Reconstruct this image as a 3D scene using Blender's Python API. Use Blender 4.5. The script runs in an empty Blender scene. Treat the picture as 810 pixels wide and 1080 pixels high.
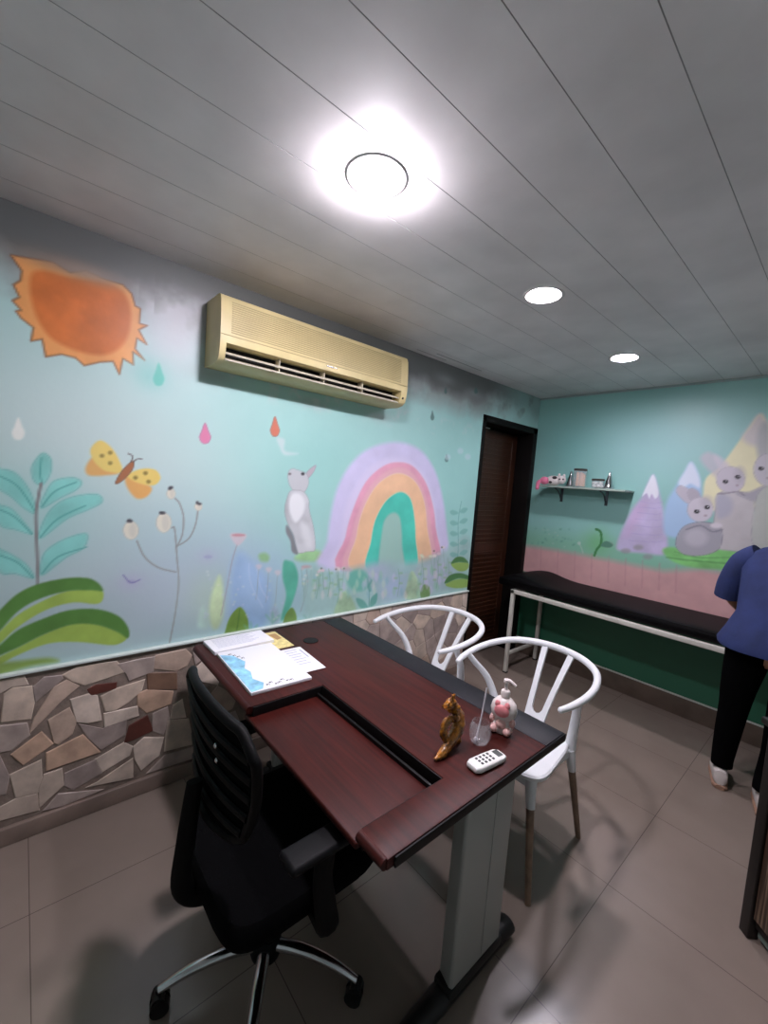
import bpy, bmesh, math, random
import numpy as np
from mathutils import Vector, Matrix
random.seed(7); np.random.seed(7)
scene = bpy.context.scene
COL = scene.collection
PI = math.pi

# ------------------------------------------------------------------ camera
FPX = 438.987
CAM = np.array([2.1295, 0.0, 1.578])
RX, RZ, RO = 1.4966, 0.8518, 0.0784
_c, _s = math.cos, math.sin
RM = (np.array([[_c(RZ), -_s(RZ), 0], [_s(RZ), _c(RZ), 0], [0, 0, 1]])
      @ np.array([[1, 0, 0], [0, _c(RX), -_s(RX)], [0, _s(RX), _c(RX)]])
      @ np.array([[_c(RO), -_s(RO), 0], [_s(RO), _c(RO), 0], [0, 0, 1]]))
cd = bpy.data.cameras.new('camera')
cam = bpy.data.objects.new('camera', cd); COL.objects.link(cam)
M4 = Matrix([list(RM[i]) + [CAM[i]] for i in range(3)] + [[0, 0, 0, 1]])
cam.matrix_world = M4
cd.sensor_fit = 'VERTICAL'; cd.sensor_height = 36.0; cd.lens = 36.0 * FPX / 1080.0
cd.clip_start = 0.02
scene.camera = cam

# photo measurements -> real positions on the walls and tops they lie on
def ray(p): return RM @ np.array([(p[0] - 405) / FPX, -(p[1] - 540) / FPX, -1.0])
def on(p, axis, val):
    d = ray(p); t = (val - CAM[axis]) / d[axis]
    return CAM + t * d

# ------------------------------------------------------------------ helpers
def lin(c):
    out = []
    for v in c[:3]:
        v = v / 255.0
        out.append(v / 12.92 if v <= 0.04045 else ((v + 0.055) / 1.055) ** 2.4)
    return tuple(out) + (1.0,)

def nodes(m): return m.node_tree.nodes, m.node_tree.links
def mat(name, rgb, rough=0.5, metal=0.0, bump=0.0, bscale=60.0, var=0.0, vscale=8.0, coat=0.0, trans=0.0, ior=1.45, alpha=1.0, spec=0.5):
    m = bpy.data.materials.new(name); m.use_nodes = True
    N, L = nodes(m); b = N['Principled BSDF']
    b.inputs['Base Color'].default_value = lin(rgb)
    b.inputs['Roughness'].default_value = rough
    b.inputs['Metallic'].default_value = metal
    b.inputs['IOR'].default_value = ior
    b.inputs['Coat Weight'].default_value = coat
    b.inputs['Specular IOR Level'].default_value = spec
    b.inputs['Transmission Weight'].default_value = trans
    tc = N.new('ShaderNodeTexCoord')
    if var > 0:
        n = N.new('ShaderNodeTexNoise'); n.inputs['Scale'].default_value = vscale; n.inputs['Detail'].default_value = 5
        L.new(tc.outputs['Object'], n.inputs['Vector'])
        r = N.new('ShaderNodeValToRGB')
        a = [max(0, v * (1 - var)) for v in rgb]; c2 = [min(255, v * (1 + var)) for v in rgb]
        r.color_ramp.elements[0].color = lin(a); r.color_ramp.elements[0].position = 0.3
        r.color_ramp.elements[1].color = lin(c2); r.color_ramp.elements[1].position = 0.7
        L.new(n.outputs['Fac'], r.inputs['Fac']); L.new(r.outputs['Color'], b.inputs['Base Color'])
    if bump > 0:
        n2 = N.new('ShaderNodeTexNoise'); n2.inputs['Scale'].default_value = bscale; n2.inputs['Detail'].default_value = 4
        L.new(tc.outputs['Object'], n2.inputs['Vector'])
        bp = N.new('ShaderNodeBump'); bp.inputs['Strength'].default_value = bump; bp.inputs['Distance'].default_value = 0.004
        L.new(n2.outputs['Fac'], bp.inputs['Height']); L.new(bp.outputs['Normal'], b.inputs['Normal'])
    return m

def emis(name, rgb, s):
    m = bpy.data.materials.new(name); m.use_nodes = True
    N, L = nodes(m); b = N['Principled BSDF']
    b.inputs['Base Color'].default_value = lin(rgb)
    b.inputs['Emission Color'].default_value = lin(rgb); b.inputs['Emission Strength'].default_value = s
    return m

def paint_mat(name, rough=0.45, attr='paint', bump=0.15):
    m = bpy.data.materials.new(name); m.use_nodes = True
    N, L = nodes(m); b = N['Principled BSDF']; b.inputs['Roughness'].default_value = rough
    a = N.new('ShaderNodeAttribute'); a.attribute_name = attr
    L.new(a.outputs['Color'], b.inputs['Base Color'])
    if bump:
        tc = N.new('ShaderNodeTexCoord'); n2 = N.new('ShaderNodeTexNoise'); n2.inputs['Scale'].default_value = 35; n2.inputs['Detail'].default_value = 6
        L.new(tc.outputs['Object'], n2.inputs['Vector'])
        bp = N.new('ShaderNodeBump'); bp.inputs['Strength'].default_value = bump; bp.inputs['Distance'].default_value = 0.004
        L.new(n2.outputs['Fac'], bp.inputs['Height']); L.new(bp.outputs['Normal'], b.inputs['Normal'])
    return m

class MB:
    """collects shapes, then links them as ONE mesh object"""
    def __init__(s): s.bm = bmesh.new(); s.mi = 0
    def _mark(s, n0):
        s.bm.faces.ensure_lookup_table()
        for f in s.bm.faces[n0:]: f.material_index = s.mi
    def box(s, lo, hi, bev=0.0, rot=None, org=None):
        n0 = len(s.bm.faces)
        lo = Vector(lo); hi = Vector(hi); c = (lo + hi) / 2; d = hi - lo
        t = bmesh.new(); bmesh.ops.create_cube(t, size=1.0)
        bmesh.ops.scale(t, vec=d, verts=t.verts)
        if bev > 0: bmesh.ops.bevel(t, geom=t.edges[:] , offset=min(bev, min(d) * .49), segments=3, profile=.5, affect='EDGES')
        bmesh.ops.translate(t, vec=c, verts=t.verts)
        if rot is not None:
            o = Vector(org) if org is not None else c
            bmesh.ops.rotate(t, cent=o, matrix=rot, verts=t.verts)
        s._merge(t); s._mark(n0); return s
    def _merge(s, t):
        vm = [s.bm.verts.new(v.co) for v in t.verts]
        t.verts.index_update()
        for f in t.faces:
            try: s.bm.faces.new([vm[v.index] for v in f.verts])
            except ValueError: pass
        t.free()
    def prism(s, pts, a, b, axis='z', bev=0.0):
        """closed outline pts (2D) extruded from a to b along axis"""
        n0 = len(s.bm.faces)
        def P(p, h):
            if axis == 'z': return (p[0], p[1], h)
            if axis == 'x': return (h, p[0], p[1])
            return (p[0], h, p[1])
        t = bmesh.new()
        lo = [t.verts.new(P(p, a)) for p in pts]; hi = [t.verts.new(P(p, b)) for p in pts]
        n = len(pts)
        t.faces.new(lo[::-1]); t.faces.new(hi)
        for i in range(n): t.faces.new([lo[i], lo[(i + 1) % n], hi[(i + 1) % n], hi[i]])
        bmesh.ops.recalc_face_normals(t, faces=t.faces)
        if bev > 0:
            bmesh.ops.bevel(t, geom=[e for e in t.edges], offset=bev, segments=2, profile=.5, affect='EDGES')
        big = [f for f in t.faces if len(f.verts) > 4]
        bmesh.ops.triangulate(t, faces=big)
        s._merge(t); s._mark(n0); return s
    def tube(s, pts, r, seg=12, spline=True, n=None, flat=1.0, up=None, cap=True):
        """swept round (or flattened) section along pts; r number or list"""
        n0 = len(s.bm.faces)
        pts = [Vector(p) for p in pts]
        rr = r if isinstance(r, (list, tuple)) else [r] * len(pts)
        if spline and len(pts) > 2:
            pts, rr = catmull(pts, rr, n or 6)
        rings = []
        prev = Vector(up) if up is not None else None
        for i, p in enumerate(pts):
            d = (pts[min(i + 1, len(pts) - 1)] - pts[max(i - 1, 0)]).normalized()
            if up is not None: u = Vector(up) - d * Vector(up).dot(d)
            elif prev is None:
                a = Vector((0, 0, 1)) if abs(d.z) < .9 else Vector((1, 0, 0)); u = a - d * a.dot(d)
            else: u = prev - d * prev.dot(d)
            u.normalize(); prev = u; w = d.cross(u)
            rings.append([s.bm.verts.new(p + (u * math.cos(2 * PI * k / seg) * flat + w * math.sin(2 * PI * k / seg)) * rr[i]) for k in range(seg)])
        for a, b in zip(rings, rings[1:]):
            for k in range(seg): s.bm.faces.new([a[k], a[(k + 1) % seg], b[(k + 1) % seg], b[k]])
        if cap: s.bm.faces.new(rings[0][::-1]); s.bm.faces.new(rings[-1])
        s._mark(n0); return s
    def lathe(s, prof, org=(0, 0, 0), seg=32, sx=1.0, sy=1.0, mtx=None, cap=True):
        n0 = len(s.bm.faces); o = Vector(org); rings = []
        for r, z in prof:
            ring = []
            for k in range(seg):
                v = Vector((r * sx * math.cos(2 * PI * k / seg), r * sy * math.sin(2 * PI * k / seg), z))
                if mtx is not None: v = mtx @ v
                ring.append(s.bm.verts.new(o + v))
            rings.append(ring)
        for a, b in zip(rings, rings[1:]):
            for k in range(seg): s.bm.faces.new([a[k], a[(k + 1) % seg], b[(k + 1) % seg], b[k]])
        if cap and prof[0][0] > 0: s.bm.faces.new(rings[0][::-1])
        if cap and prof[-1][0] > 0: s.bm.faces.new(rings[-1])
        s._mark(n0); return s
    def ball(s, c, r, seg=16, mtx=None):
        n0 = len(s.bm.faces)
        r = r if isinstance(r, (tuple, list)) else (r, r, r)
        t = bmesh.new(); bmesh.ops.create_uvsphere(t, u_segments=seg, v_segments=max(6, seg // 2), radius=1)
        bmesh.ops.scale(t, vec=r, verts=t.verts)
        if mtx is not None: bmesh.ops.transform(t, matrix=mtx, verts=t.verts)
        bmesh.ops.translate(t, vec=c, verts=t.verts)
        s._merge(t); s._mark(n0); return s
    def loft(s, rings, cap=True):
        n0 = len(s.bm.faces)
        R = [[s.bm.verts.new(p) for p in r] for r in rings]; n = len(R[0])
        for a, b in zip(R, R[1:]):
            for k in range(n): s.bm.faces.new([a[k], a[(k + 1) % n], b[(k + 1) % n], b[k]])
        if cap: s.bm.faces.new(R[0][::-1]); s.bm.faces.new(R[-1])
        s._mark(n0); return s
    def build(s, name, mats, parent=None, angle=38, weld=False, inherit=None):
        if weld: bmesh.ops.remove_doubles(s.bm, verts=s.bm.verts, dist=1e-5)
        bmesh.ops.recalc_face_normals(s.bm, faces=s.bm.faces)
        for f in s.bm.faces: f.smooth = True
        me = bpy.data.meshes.new(name); s.bm.to_mesh(me); s.bm.free()
        me.set_sharp_from_angle(angle=math.radians(angle))
        for m in (mats if isinstance(mats, (list, tuple)) else [mats]): me.materials.append(m)
        o = bpy.data.objects.new(name, me); COL.objects.link(o)
        if parent is not None: o.parent = parent
        return o

def catmull(pts, rr, n, closed=False):
    out, ro = [], []
    m = len(pts)
    rng = range(m if closed else m - 1)
    for i in rng:
        if closed: a, b, c, d = (i - 1) % m, i, (i + 1) % m, (i + 2) % m
        else: a, b, c, d = max(i - 1, 0), i, i + 1, min(i + 2, m - 1)
        for k in range(n):
            t = k / n
            w = [-.5 * t**3 + t**2 - .5 * t, 1.5 * t**3 - 2.5 * t**2 + 1, -1.5 * t**3 + 2 * t**2 + .5 * t, .5 * t**3 - .5 * t**2]
            out.append(pts[a] * w[0] + pts[b] * w[1] + pts[c] * w[2] + pts[d] * w[3])
            ro.append(rr[b] * (1 - t) + rr[c] * t)
    if not closed: out.append(pts[-1]); ro.append(rr[-1])
    return out, ro

def tag(o, label=None, cat=None, group=None, kind=None):
    if label: o['label'] = label
    if cat: o['category'] = cat
    if group: o['group'] = group
    if kind: o['kind'] = kind
    return o
def empty(name, loc, rz=0, label=None, cat=None, group=None):
    o = bpy.data.objects.new(name, None); COL.objects.link(o)
    o.location = loc; o.rotation_euler = (0, 0, rz); o.empty_display_size = .05
    return tag(o, label, cat, group)
def copy_tree(o, parent=None):
    c = o.copy(); COL.objects.link(c)
    if parent is not None: c.parent = parent
    for ch in list(o.children): copy_tree(ch, c)
    return c

# ------------------------------------------------------------------ room sizes
RXW, RYB, RYF, H = 3.0, 3.742, -1.2, 2.478      # right wall x, back wall y, wall behind the camera y, ceiling
DY0, DY1, DZ = 2.87, 3.70, 2.19                 # door opening in the left wall
WZ = 0.70                                       # top of the stone dado

# ------------------------------------------------------------------ mural painter (paint on a fine wall mesh)
def vnoise(U, V, sc, seed=0, octv=4):
    rs = np.random.RandomState(seed); out = np.zeros_like(U); amp = 1; tot = 0
    for o in range(octv):
        g = rs.rand(64, 64); x = ((U + 4.0) * sc) % 63; y = (V * sc) % 63
        xi = x.astype(int); yi = y.astype(int); fx = x - xi; fy = y - yi
        fx = fx * fx * (3 - 2 * fx); fy = fy * fy * (3 - 2 * fy)
        x1 = (xi + 1) % 64; y1 = (yi + 1) % 64
        out += amp * ((g[xi, yi] * (1 - fx) + g[x1, yi] * fx) * (1 - fy) + (g[xi, y1] * (1 - fx) + g[x1, y1] * fx) * fy)
        tot += amp; amp *= .5; sc *= 2.03
    return out / tot

class Mural:
    def __init__(s, axis, val, u0, u1, v0, v1, step, base):
        s.axis, s.val = axis, val
        s.u = np.arange(u0, u1 + step * .5, step); s.v = np.arange(v0, v1 + step * .5, step)
        s.u[-1] = u1; s.v[-1] = v1
        s.U, s.V = np.meshgrid(s.u, s.v, indexing='ij')
        s.C = np.ones(s.U.shape + (3,)) * np.array(base, float)
        s.k = (0, 0, 1.0)
    def crop(s, ox, oy, k): s.k = (ox, oy, k)      # measurements were taken from an enlarged detail
    def w(s, p):
        q = on((s.k[0] + p[0] / s.k[2], s.k[1] + p[1] / s.k[2]), s.axis, s.val)
        return np.array([q[1] if s.axis == 0 else q[0], q[2]])
    def _blend(s, sl, a, col):
        col = np.array(col, float)
        s.C[sl] = s.C[sl] * (1 - a[..., None]) + col * a[..., None]
    def _sl(s, P, pad):
        a = np.searchsorted(s.u, P[:, 0].min() - pad); b = np.searchsorted(s.u, P[:, 0].max() + pad)
        c = np.searchsorted(s.v, P[:, 1].min() - pad); d = np.searchsorted(s.v, P[:, 1].max() + pad)
        return (slice(max(a, 0), max(b, 0)), slice(max(c, 0), max(d, 0)))
    def _dist(s, P, sl, closed):
        U, V = s.U[sl], s.V[sl]; best = np.full(U.shape, 1e9); ins = np.zeros(U.shape, bool)
        n = len(P)
        for i in range(n if closed else n - 1):
            a, b = P[i], P[(i + 1) % n]; ab = b - a; L = ab @ ab + 1e-12
            t = np.clip(((U - a[0]) * ab[0] + (V - a[1]) * ab[1]) / L, 0, 1)
            best = np.minimum(best, (U - a[0] - t * ab[0])**2 + (V - a[1] - t * ab[1])**2)
            if closed:
                c = ((a[1] > V) != (b[1] > V))
                with np.errstate(divide='ignore', invalid='ignore'):
                    xx = ab[0] * (V - a[1]) / (ab[1] if ab[1] else 1e-12) + a[0]
                ins ^= c & (U < xx)
        return np.sqrt(best), ins
    def poly(s, pts, col, alpha=1.0, soft=.004, smooth=True, raw=False, edge=None, ew=.004, tex=0.0, ea=.7):
        P = np.array([s.w(p) for p in pts]) if not raw else np.array(pts, float)
        if smooth:
            q, _ = catmull([Vector((p[0], p[1], 0)) for p in P], [0] * len(P), 5, True); P = np.array([[v.x, v.y] for v in q])
        sl = s._sl(P, soft + ew + .01)
        if s.U[sl].size == 0: return
        d, ins = s._dist(P, sl, True); sd = np.where(ins, -d, d)
        a = np.clip(.5 - sd / (2 * soft), 0, 1) * alpha
        c = np.array(col, float)
        if tex:
            nz = vnoise(s.U[sl], s.V[sl], 9, 3)[..., None] - .5
            s.C[sl] = s.C[sl] * (1 - a[..., None]) + np.clip(c * (1 + tex * nz), 0, 255) * a[..., None]
        else: s._blend(sl, a, c)
        if edge is not None:
            e = np.clip(1 - d / ew, 0, 1) * ea; s._blend(sl, e, edge)
    def line(s, pts, col, w=.004, alpha=1.0, smooth=True, taper=False):
        P = np.array([s.w(p) for p in pts])
        if smooth and len(P) > 2:
            q, _ = catmull([Vector((p[0], p[1], 0)) for p in P], [0] * len(P), 5); P = np.array([[v.x, v.y] for v in q])
        sl = s._sl(P, w * 2 + .01)
        if s.U[sl].size == 0: return
        d, _ = s._dist(P, sl, False)
        s._blend(sl, np.clip((w - d) / .004 + .5, 0, 1) * alpha, col)
    def blob(s, c, ru, rv, col, alpha=.6, power=1.0, raw=False):
        """very soft patch; c in photo measure, radii in metres"""
        q = np.array(c, float) if raw else s.w(c)
        r2 = ((s.U - q[0]) / ru)**2 + ((s.V - q[1]) / rv)**2
        s._blend((slice(None), slice(None)), alpha * np.exp(-r2 * power), col)
    def ell(s, c, rx, ry, col, **k):
        s.poly([(c[0] + rx * math.cos(t), c[1] + ry * math.sin(t)) for t in np.linspace(0, 2 * PI, 14)[:-1]], col, **k)
    def mesh(s, name, m, hole=None, extra=None):
        nu, nv = s.U.shape
        co = np.zeros((nu * nv, 3))
        if s.axis == 0: co[:, 0] = s.val; co[:, 1] = s.U.ravel(); co[:, 2] = s.V.ravel()
        else: co[:, 1] = s.val; co[:, 0] = s.U.ravel(); co[:, 2] = s.V.ravel()
        idx = np.arange(nu * nv).reshape(nu, nv)
        q = np.stack([idx[:-1, :-1], idx[1:, :-1], idx[1:, 1:], idx[:-1, 1:]], -1)
        if hole is not None:
            uc = (s.u[:-1] + s.u[1:]) / 2; vc = (s.v[:-1] + s.v[1:]) / 2
            keep = ~((uc[:, None] > hole[0]) & (uc[:, None] < hole[1]) & (vc[None, :] < hole[2]))
            q = q[keep]
        q = q.reshape(-1, 4)
        if s.axis == 1: q = q[:, :]
        else: q = q[:, ::1]
        cols = np.clip(s.C, 0, 255).reshape(-1, 3)
        # solid slabs behind the painted face, part of the same wall
        ev, ef = [], []
        for lo, hi in (extra or []):
            b = len(co) + len(ev)
            ev += [(x, y, z) for x in (lo[0], hi[0]) for y in (lo[1], hi[1]) for z in (lo[2], hi[2])]
            ef += [[b + i for i in f] for f in ((0, 1, 3, 2), (4, 6, 7, 5), (0, 4, 5, 1), (2, 3, 7, 6), (0, 2, 6, 4), (1, 5, 7, 3))]
        if ev:
            co = np.vstack([co, np.array(ev)]); cols = np.vstack([cols, np.ones((len(ev), 3)) * 170])
            q = np.vstack([q, np.array(ef)])
        me = bpy.data.meshes.new(name)
        me.vertices.add(len(co)); me.vertices.foreach_set('co', co.ravel())
        me.loops.add(q.size); me.loops.foreach_set('vertex_index', q.ravel().astype(np.int32))
        me.polygons.add(len(q)); me.polygons.foreach_set('loop_start', np.arange(0, q.size, 4, dtype=np.int32))
        me.update(calc_edges=True)
        ca = me.color_attributes.new('paint', 'FLOAT_COLOR', 'POINT')
        v = cols / 255.0; l = np.where(v <= .04045, v / 12.92, ((v + .055) / 1.055)**2.4)
        ca.data.foreach_set('color', np.hstack([l, np.ones((len(l), 1))]).ravel())
        me.materials.append(m); me.validate()
        o = bpy.data.objects.new(name, me); COL.objects.link(o); return o

# ------------------------------------------------------------------ left wall mural
A = Mural(0, 0.0, RYF, RYB, WZ, H, .0055, (168, 214, 209))
def base_left():
    n = vnoise(A.U, A.V, 1.6, 11)[..., None]; n2 = vnoise(A.U, A.V, 6, 12)[..., None]
    A.C += (n - .5) * 22 + (n2 - .5) * 10
    A.blob((60, 470), .7, .55, (212, 228, 226), .75); A.blob((150, 520), .5, .35, (210, 226, 224), .6)
    A.blob((30, 640), .6, .35, (182, 202, 202), .6); A.blob((150, 640), .5, .3, (194, 202, 214), .45)
    A.blob((220, 610), .4, .25, (185, 185, 210), .45); A.blob((330, 500), .5, .4, (150, 208, 198), .5)
    A.blob((480, 520), .7, .7, (142, 202, 194), .5); A.blob((185, 560), .35, .2, (172, 205, 210), .4)
    # grime and damp stains along the ceiling, mixed with shade painted into the band
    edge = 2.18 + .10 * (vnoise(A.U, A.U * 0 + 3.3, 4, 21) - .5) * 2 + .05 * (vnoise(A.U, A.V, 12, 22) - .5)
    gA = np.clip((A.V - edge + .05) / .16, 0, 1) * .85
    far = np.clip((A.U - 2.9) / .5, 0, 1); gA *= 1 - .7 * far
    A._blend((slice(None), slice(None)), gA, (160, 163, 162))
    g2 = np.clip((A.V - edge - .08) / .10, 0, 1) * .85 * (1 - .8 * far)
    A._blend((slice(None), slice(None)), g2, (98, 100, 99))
    A.blob((185, 350), .16, .16, (188, 192, 200), .8); A.blob((200, 330), .12, .09, (170, 172, 178), .7); A.blob((165, 318), .2, .06, (198, 200, 206), .6)
    st = np.clip((vnoise(A.U, A.V, 7, 31) - .5) * 5, 0, 1) * np.clip((A.V - 2.12) / .2, 0, 1) * .55
    A._blend((slice(None), slice(None)), st, (112, 116, 114))
    for c in ((440, 405), (470, 400), (500, 415), (225, 395), (330, 425), (400, 440)): A.blob(c, .10, .035, (168, 180, 180), .5)
    st = np.clip((vnoise(A.U, A.V, 14, 41) - .55) * 6, 0, 1) * np.clip(1 - np.abs(A.V - 2.02) / .09, 0, 1) * np.clip((A.U - .6) / .2, 0, 1) * np.clip((2.9 - A.U) / .3, 0, 1) * .6
    A._blend((slice(None), slice(None)), st, (205, 212, 212))
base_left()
A.crop(0, 230, 2.7)
sun = [(30,105),(60,110),(150,125),(200,155),(245,150),(300,175),(350,190),(375,215),(385,250),(400,258),(397,300),(420,306),(395,318),(418,360),(390,342),(385,372),(412,405),(378,380),(380,418),(350,400),(340,445),(322,408),(285,410),(240,420),(215,398),(175,388),(130,395),(120,345),(88,350),(95,312),(60,285),(45,265),(60,262),(35,235),(55,225),(38,190),(58,178),(62,150)]
A.poly(sun, (236, 164, 96), smooth=False, edge=(120, 72, 42), ew=.006, soft=.003, tex=.15)
A.poly([(90,160),(130,150),(200,168),(300,182),(350,210),(372,262),(366,330),(338,372),(290,390),(220,378),(150,345),(108,290),(88,220)], (216, 120, 54), soft=.009, tex=.25)
A.poly([(110,190),(200,190),(300,200),(340,250),(330,300),(220,320),(130,270)], (206, 112, 50), soft=.03, alpha=.6, tex=.4)
A.blob((200, 140), .16, .035, (150, 128, 112), .7); A.blob((260, 160), .10, .03, (165, 150, 140), .6)
def drop(cx, top, bot, w, col, edge=None, a=.95):
    h = bot - top
    A.poly([(cx, top), (cx + w * .3, top + h * .4), (cx + w * .5, top + h * .72), (cx + w * .25, bot), (cx - w * .25, bot), (cx - w * .5, top + h * .72), (cx - w * .3, top + h * .4)], col, edge=edge, ew=.004, alpha=a, ea=.5)
A.blob((430, 445), .07, .07, (120, 205, 195), .5)
drop(452, 412, 476, 32, (98, 198, 182)); drop(783, 565, 620, 26, (212, 120, 96), (140, 90, 80))
drop(52, 568, 630, 38, (246, 248, 240)); drop(584, 584, 640, 32, (222, 130, 168), (170, 100, 140))
A.crop(0, 0, 1)
for cx, t, b, w in ((456, 433, 443, 4), (470, 408, 415, 3), (502, 408, 415, 4), (471, 479, 487, 4)): drop(cx, t, b, w, (84, 120, 116), None, .8)
A.crop(0, 430, 3.115)
# butterfly
Y1, O1 = (238, 212, 120), (232, 176, 104)
A.poly([(312,160),(282,195),(292,222),(350,222),(392,214),(360,190)], O1, soft=.006)
A.poly([(412,225),(418,262),(448,298),(482,292),(498,262),(450,240)], O1, soft=.006)
A.poly([(325,108),(298,135),(306,172),(342,206),(390,214),(402,200),(380,150),(352,118)], Y1, soft=.004)
A.poly([(428,214),(470,200),(512,205),(527,232),(505,255),(455,248),(420,228)], Y1, soft=.004)
A.poly([(438,176),(422,186),(398,212),(380,246),(392,246),(416,226),(436,200)], (176, 112, 76), edge=(110, 70, 50))
for p in ((335,158),(362,148),(362,182),(478,215),(445,230),(488,243)): A.ell(p, 7, 6, (150, 130, 70))
for l in ([(430,178),(436,160),(420,150)], [(437,180),(448,170),(466,168)]): A.line(l, (90, 80, 80), .002)
# teal leafed plant
A.blob((90, 330), .25, .2, (120, 200, 190), .25)
TL, TD = (132, 212, 202), (84, 170, 162)
for lf in ([(135,152),(105,195),(112,240),(140,252),(165,215),(168,175),(155,155)],
           [(-40,190),(0,200),(50,215),(95,270),(118,345),(80,330),(40,295),(0,270),(-40,250)],
           [(-40,310),(0,320),(40,335),(85,385),(105,415),(50,400),(0,385)],
           [(-40,455),(0,465),(50,490),(90,520),(110,560),(50,545),(0,540)],
           [(135,330),(150,280),(180,240),(240,230),(268,245),(250,270),(200,295)],
           [(130,430),(150,360),(190,315),(250,290),(320,285),(335,310),(290,335),(220,365)],
           [(135,550),(140,490),(170,455),(230,425),(285,415),(275,460),(220,490),(180,520)]):
    A.poly(lf, TL, soft=.008, alpha=.85, edge=TD, ew=.004, ea=.35, tex=.25)
for l in ([(136,165),(132,215),(138,250)], [(118,345),(60,260),(0,225)], [(105,415),(50,360),(0,335)], [(110,560),(60,510),(0,485)],
          [(138,325),(180,275),(250,245)], [(133,425),(190,365),(280,322)], [(138,545),(190,490),(285,458)]): A.line(l, TD, .0025, .8)
A.line([(135,250),(125,300),(118,360),(122,480),(125,590)], (140, 142, 142), .005)
# big green leaves
GD, GL = (92, 140, 68), (164, 194, 92)
A.blob((150, 700), .3, .12, (160, 186, 190), .5)
A.poly([(-60,790),(0,735),(60,680),(140,635),(220,603),(300,598),(338,605),(335,635),(310,645),(240,640),(150,665),(60,720),(0,775),(-60,830)], GL, tex=.25)
A.poly([(-60,735),(0,665),(60,610),(130,578),(220,560),(290,560),(325,578),(338,602),(300,600),(220,603),(130,628),(60,668),(0,732),(-60,790)], GD, tex=.25)
A.poly([(-60,880),(0,845),(60,812),(160,775),(260,770),(360,780),(400,772),(417,752),(385,735),(320,712),(240,710),(150,742),(60,788),(0,818),(-60,850)], GL, tex=.25)
A.poly([(-60,830),(0,780),(60,730),(150,690),(230,665),(320,662),(390,685),(422,725),(420,757),(385,737),(320,714),(240,712),(150,742),(60,787),(0,814),(-60,850)], GD, tex=.25)
A.poly([(-60,850),(60,832),(160,822),(190,835),(100,850),(0,880),(-60,900)], (140, 170, 90), tex=.2, soft=.01)
# seed-pod stems
SG = (148, 152, 150)
for l in ([(557,772),(575,680),(587,580),(582,500),(574,400),(565,395)], [(578,540),(520,525),(475,490),(450,438)], [(578,460),(598,420),(603,360),(590,315),(575,298)], [(578,457),(620,430),(642,385),(650,338)]): A.line(l, SG, .0035, .9)
for c, rx, ry in (((430,403),25,30), ((538,378),25,32), ((562,283),14,17), ((652,325),12,13)):
    A.ell(c, rx, ry, (228, 226, 208), soft=.004, edge=(180, 180, 172), ea=.4)
    A.ell((c[0]+rx*.25, c[1]), rx*.5, ry*.8, (208, 208, 196), soft=.006, alpha=.7)
    A.ell((c[0]-4, c[1]-ry), rx*.4, 5, (80, 80, 84))
for c in ((425,370), (530,345), (562,262), (655,316)): A.ell(c, 7, 4, (70, 70, 76))
# lavender moths and haze
for c in ((432,572), (684,490)): 
    A.blob(c, .05, .04, (188, 184, 214), .5); A.ell(c, 14, 6, (150, 148, 196), alpha=.5, soft=.004)
A.line([(405,550),(430,575),(460,565)], (120, 116, 176), .003, .7)
A.crop(210, 540, 4.765)
# planting along the dado
A.blob((250, 380), .28, .22, (160, 190, 226), .55); A.blob((60, 420), .14, .16, (178, 206, 170), .5); A.blob((560, 420), .2, .15, (160, 186, 200), .5)
A.poly([(100,318),(60,420),(50,520),(70,585),(100,575),(122,500),(120,390)], (196, 218, 166), soft=.012, alpha=.8, tex=.5)
A.poly([(200,205),(160,300),(145,440),(160,560),(220,600),(320,590),(365,470),(335,330),(260,250)], (150, 184, 222), soft=.03, alpha=.8, tex=.2)
A.poly([(225,220),(215,330),(235,440),(320,500),(345,420),(310,320)], (168, 200, 230), soft=.03, alpha=.6)
for l in ([(250,260),(260,360),(320,480)], [(290,290),(310,380),(345,440)]): A.line(l, (190, 210, 235), .003, .6)
A.line([(192,160),(165,250),(140,380),(110,520)], (160, 150, 160), .003, .6)
A.line([(540,290),(545,380),(510,500)], (140, 140, 146), .003, .6)
A.poly([(155,112),(200,106),(240,118),(205,165),(180,160)], (222, 200, 206), alpha=.7, soft=.006); A.ell((198,116), 34, 7, (196, 132, 140), alpha=.75)
A.poly([(425,250),(420,330),(438,420),(410,540),(440,520),(480,420),(498,330),(480,262),(450,245)], (96, 186, 160), soft=.008, tex=.2)
A.poly([(203,478),(160,520),(135,585),(128,660),(240,660),(248,560),(232,505)], (128, 168, 78), tex=.4); A.line([(204,490),(195,560),(180,640)], (92, 132, 60), .004)
A.poly([(466,480),(435,515),(420,570),(425,620),(480,610),(490,545),(486,510)], (122, 160, 84), tex=.4)
A.poly([(480,235),(500,205),(540,185),(600,195),(630,215),(600,245),(520,248)], (150, 196, 134), soft=.012, alpha=.85, tex=.5)
A.poly([(300,215),(330,205),(352,222),(345,248),(310,245)], (146, 196, 130), soft=.01, alpha=.8)
for i in range(26):
    x = 500 + random.random() * 300; y = 270 + random.random() * 160
    A.line([(x, y + 90), (x + random.uniform(-14, 14), y)], (130, 160, 140), .002, .5, smooth=False)
    A.ell((x, y), 8, 6, random.choice([(224, 224, 216), (200, 216, 190), (214, 190, 190)]), alpha=.7, soft=.005)
A.ell((540,275), 26, 8, (210, 150, 150), alpha=.6, soft=.006)
A.poly([(740,370),(700,440),(670,510),(800,560),(830,480)], (176, 206, 168), soft=.012, alpha=.7, tex=.6)
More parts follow.
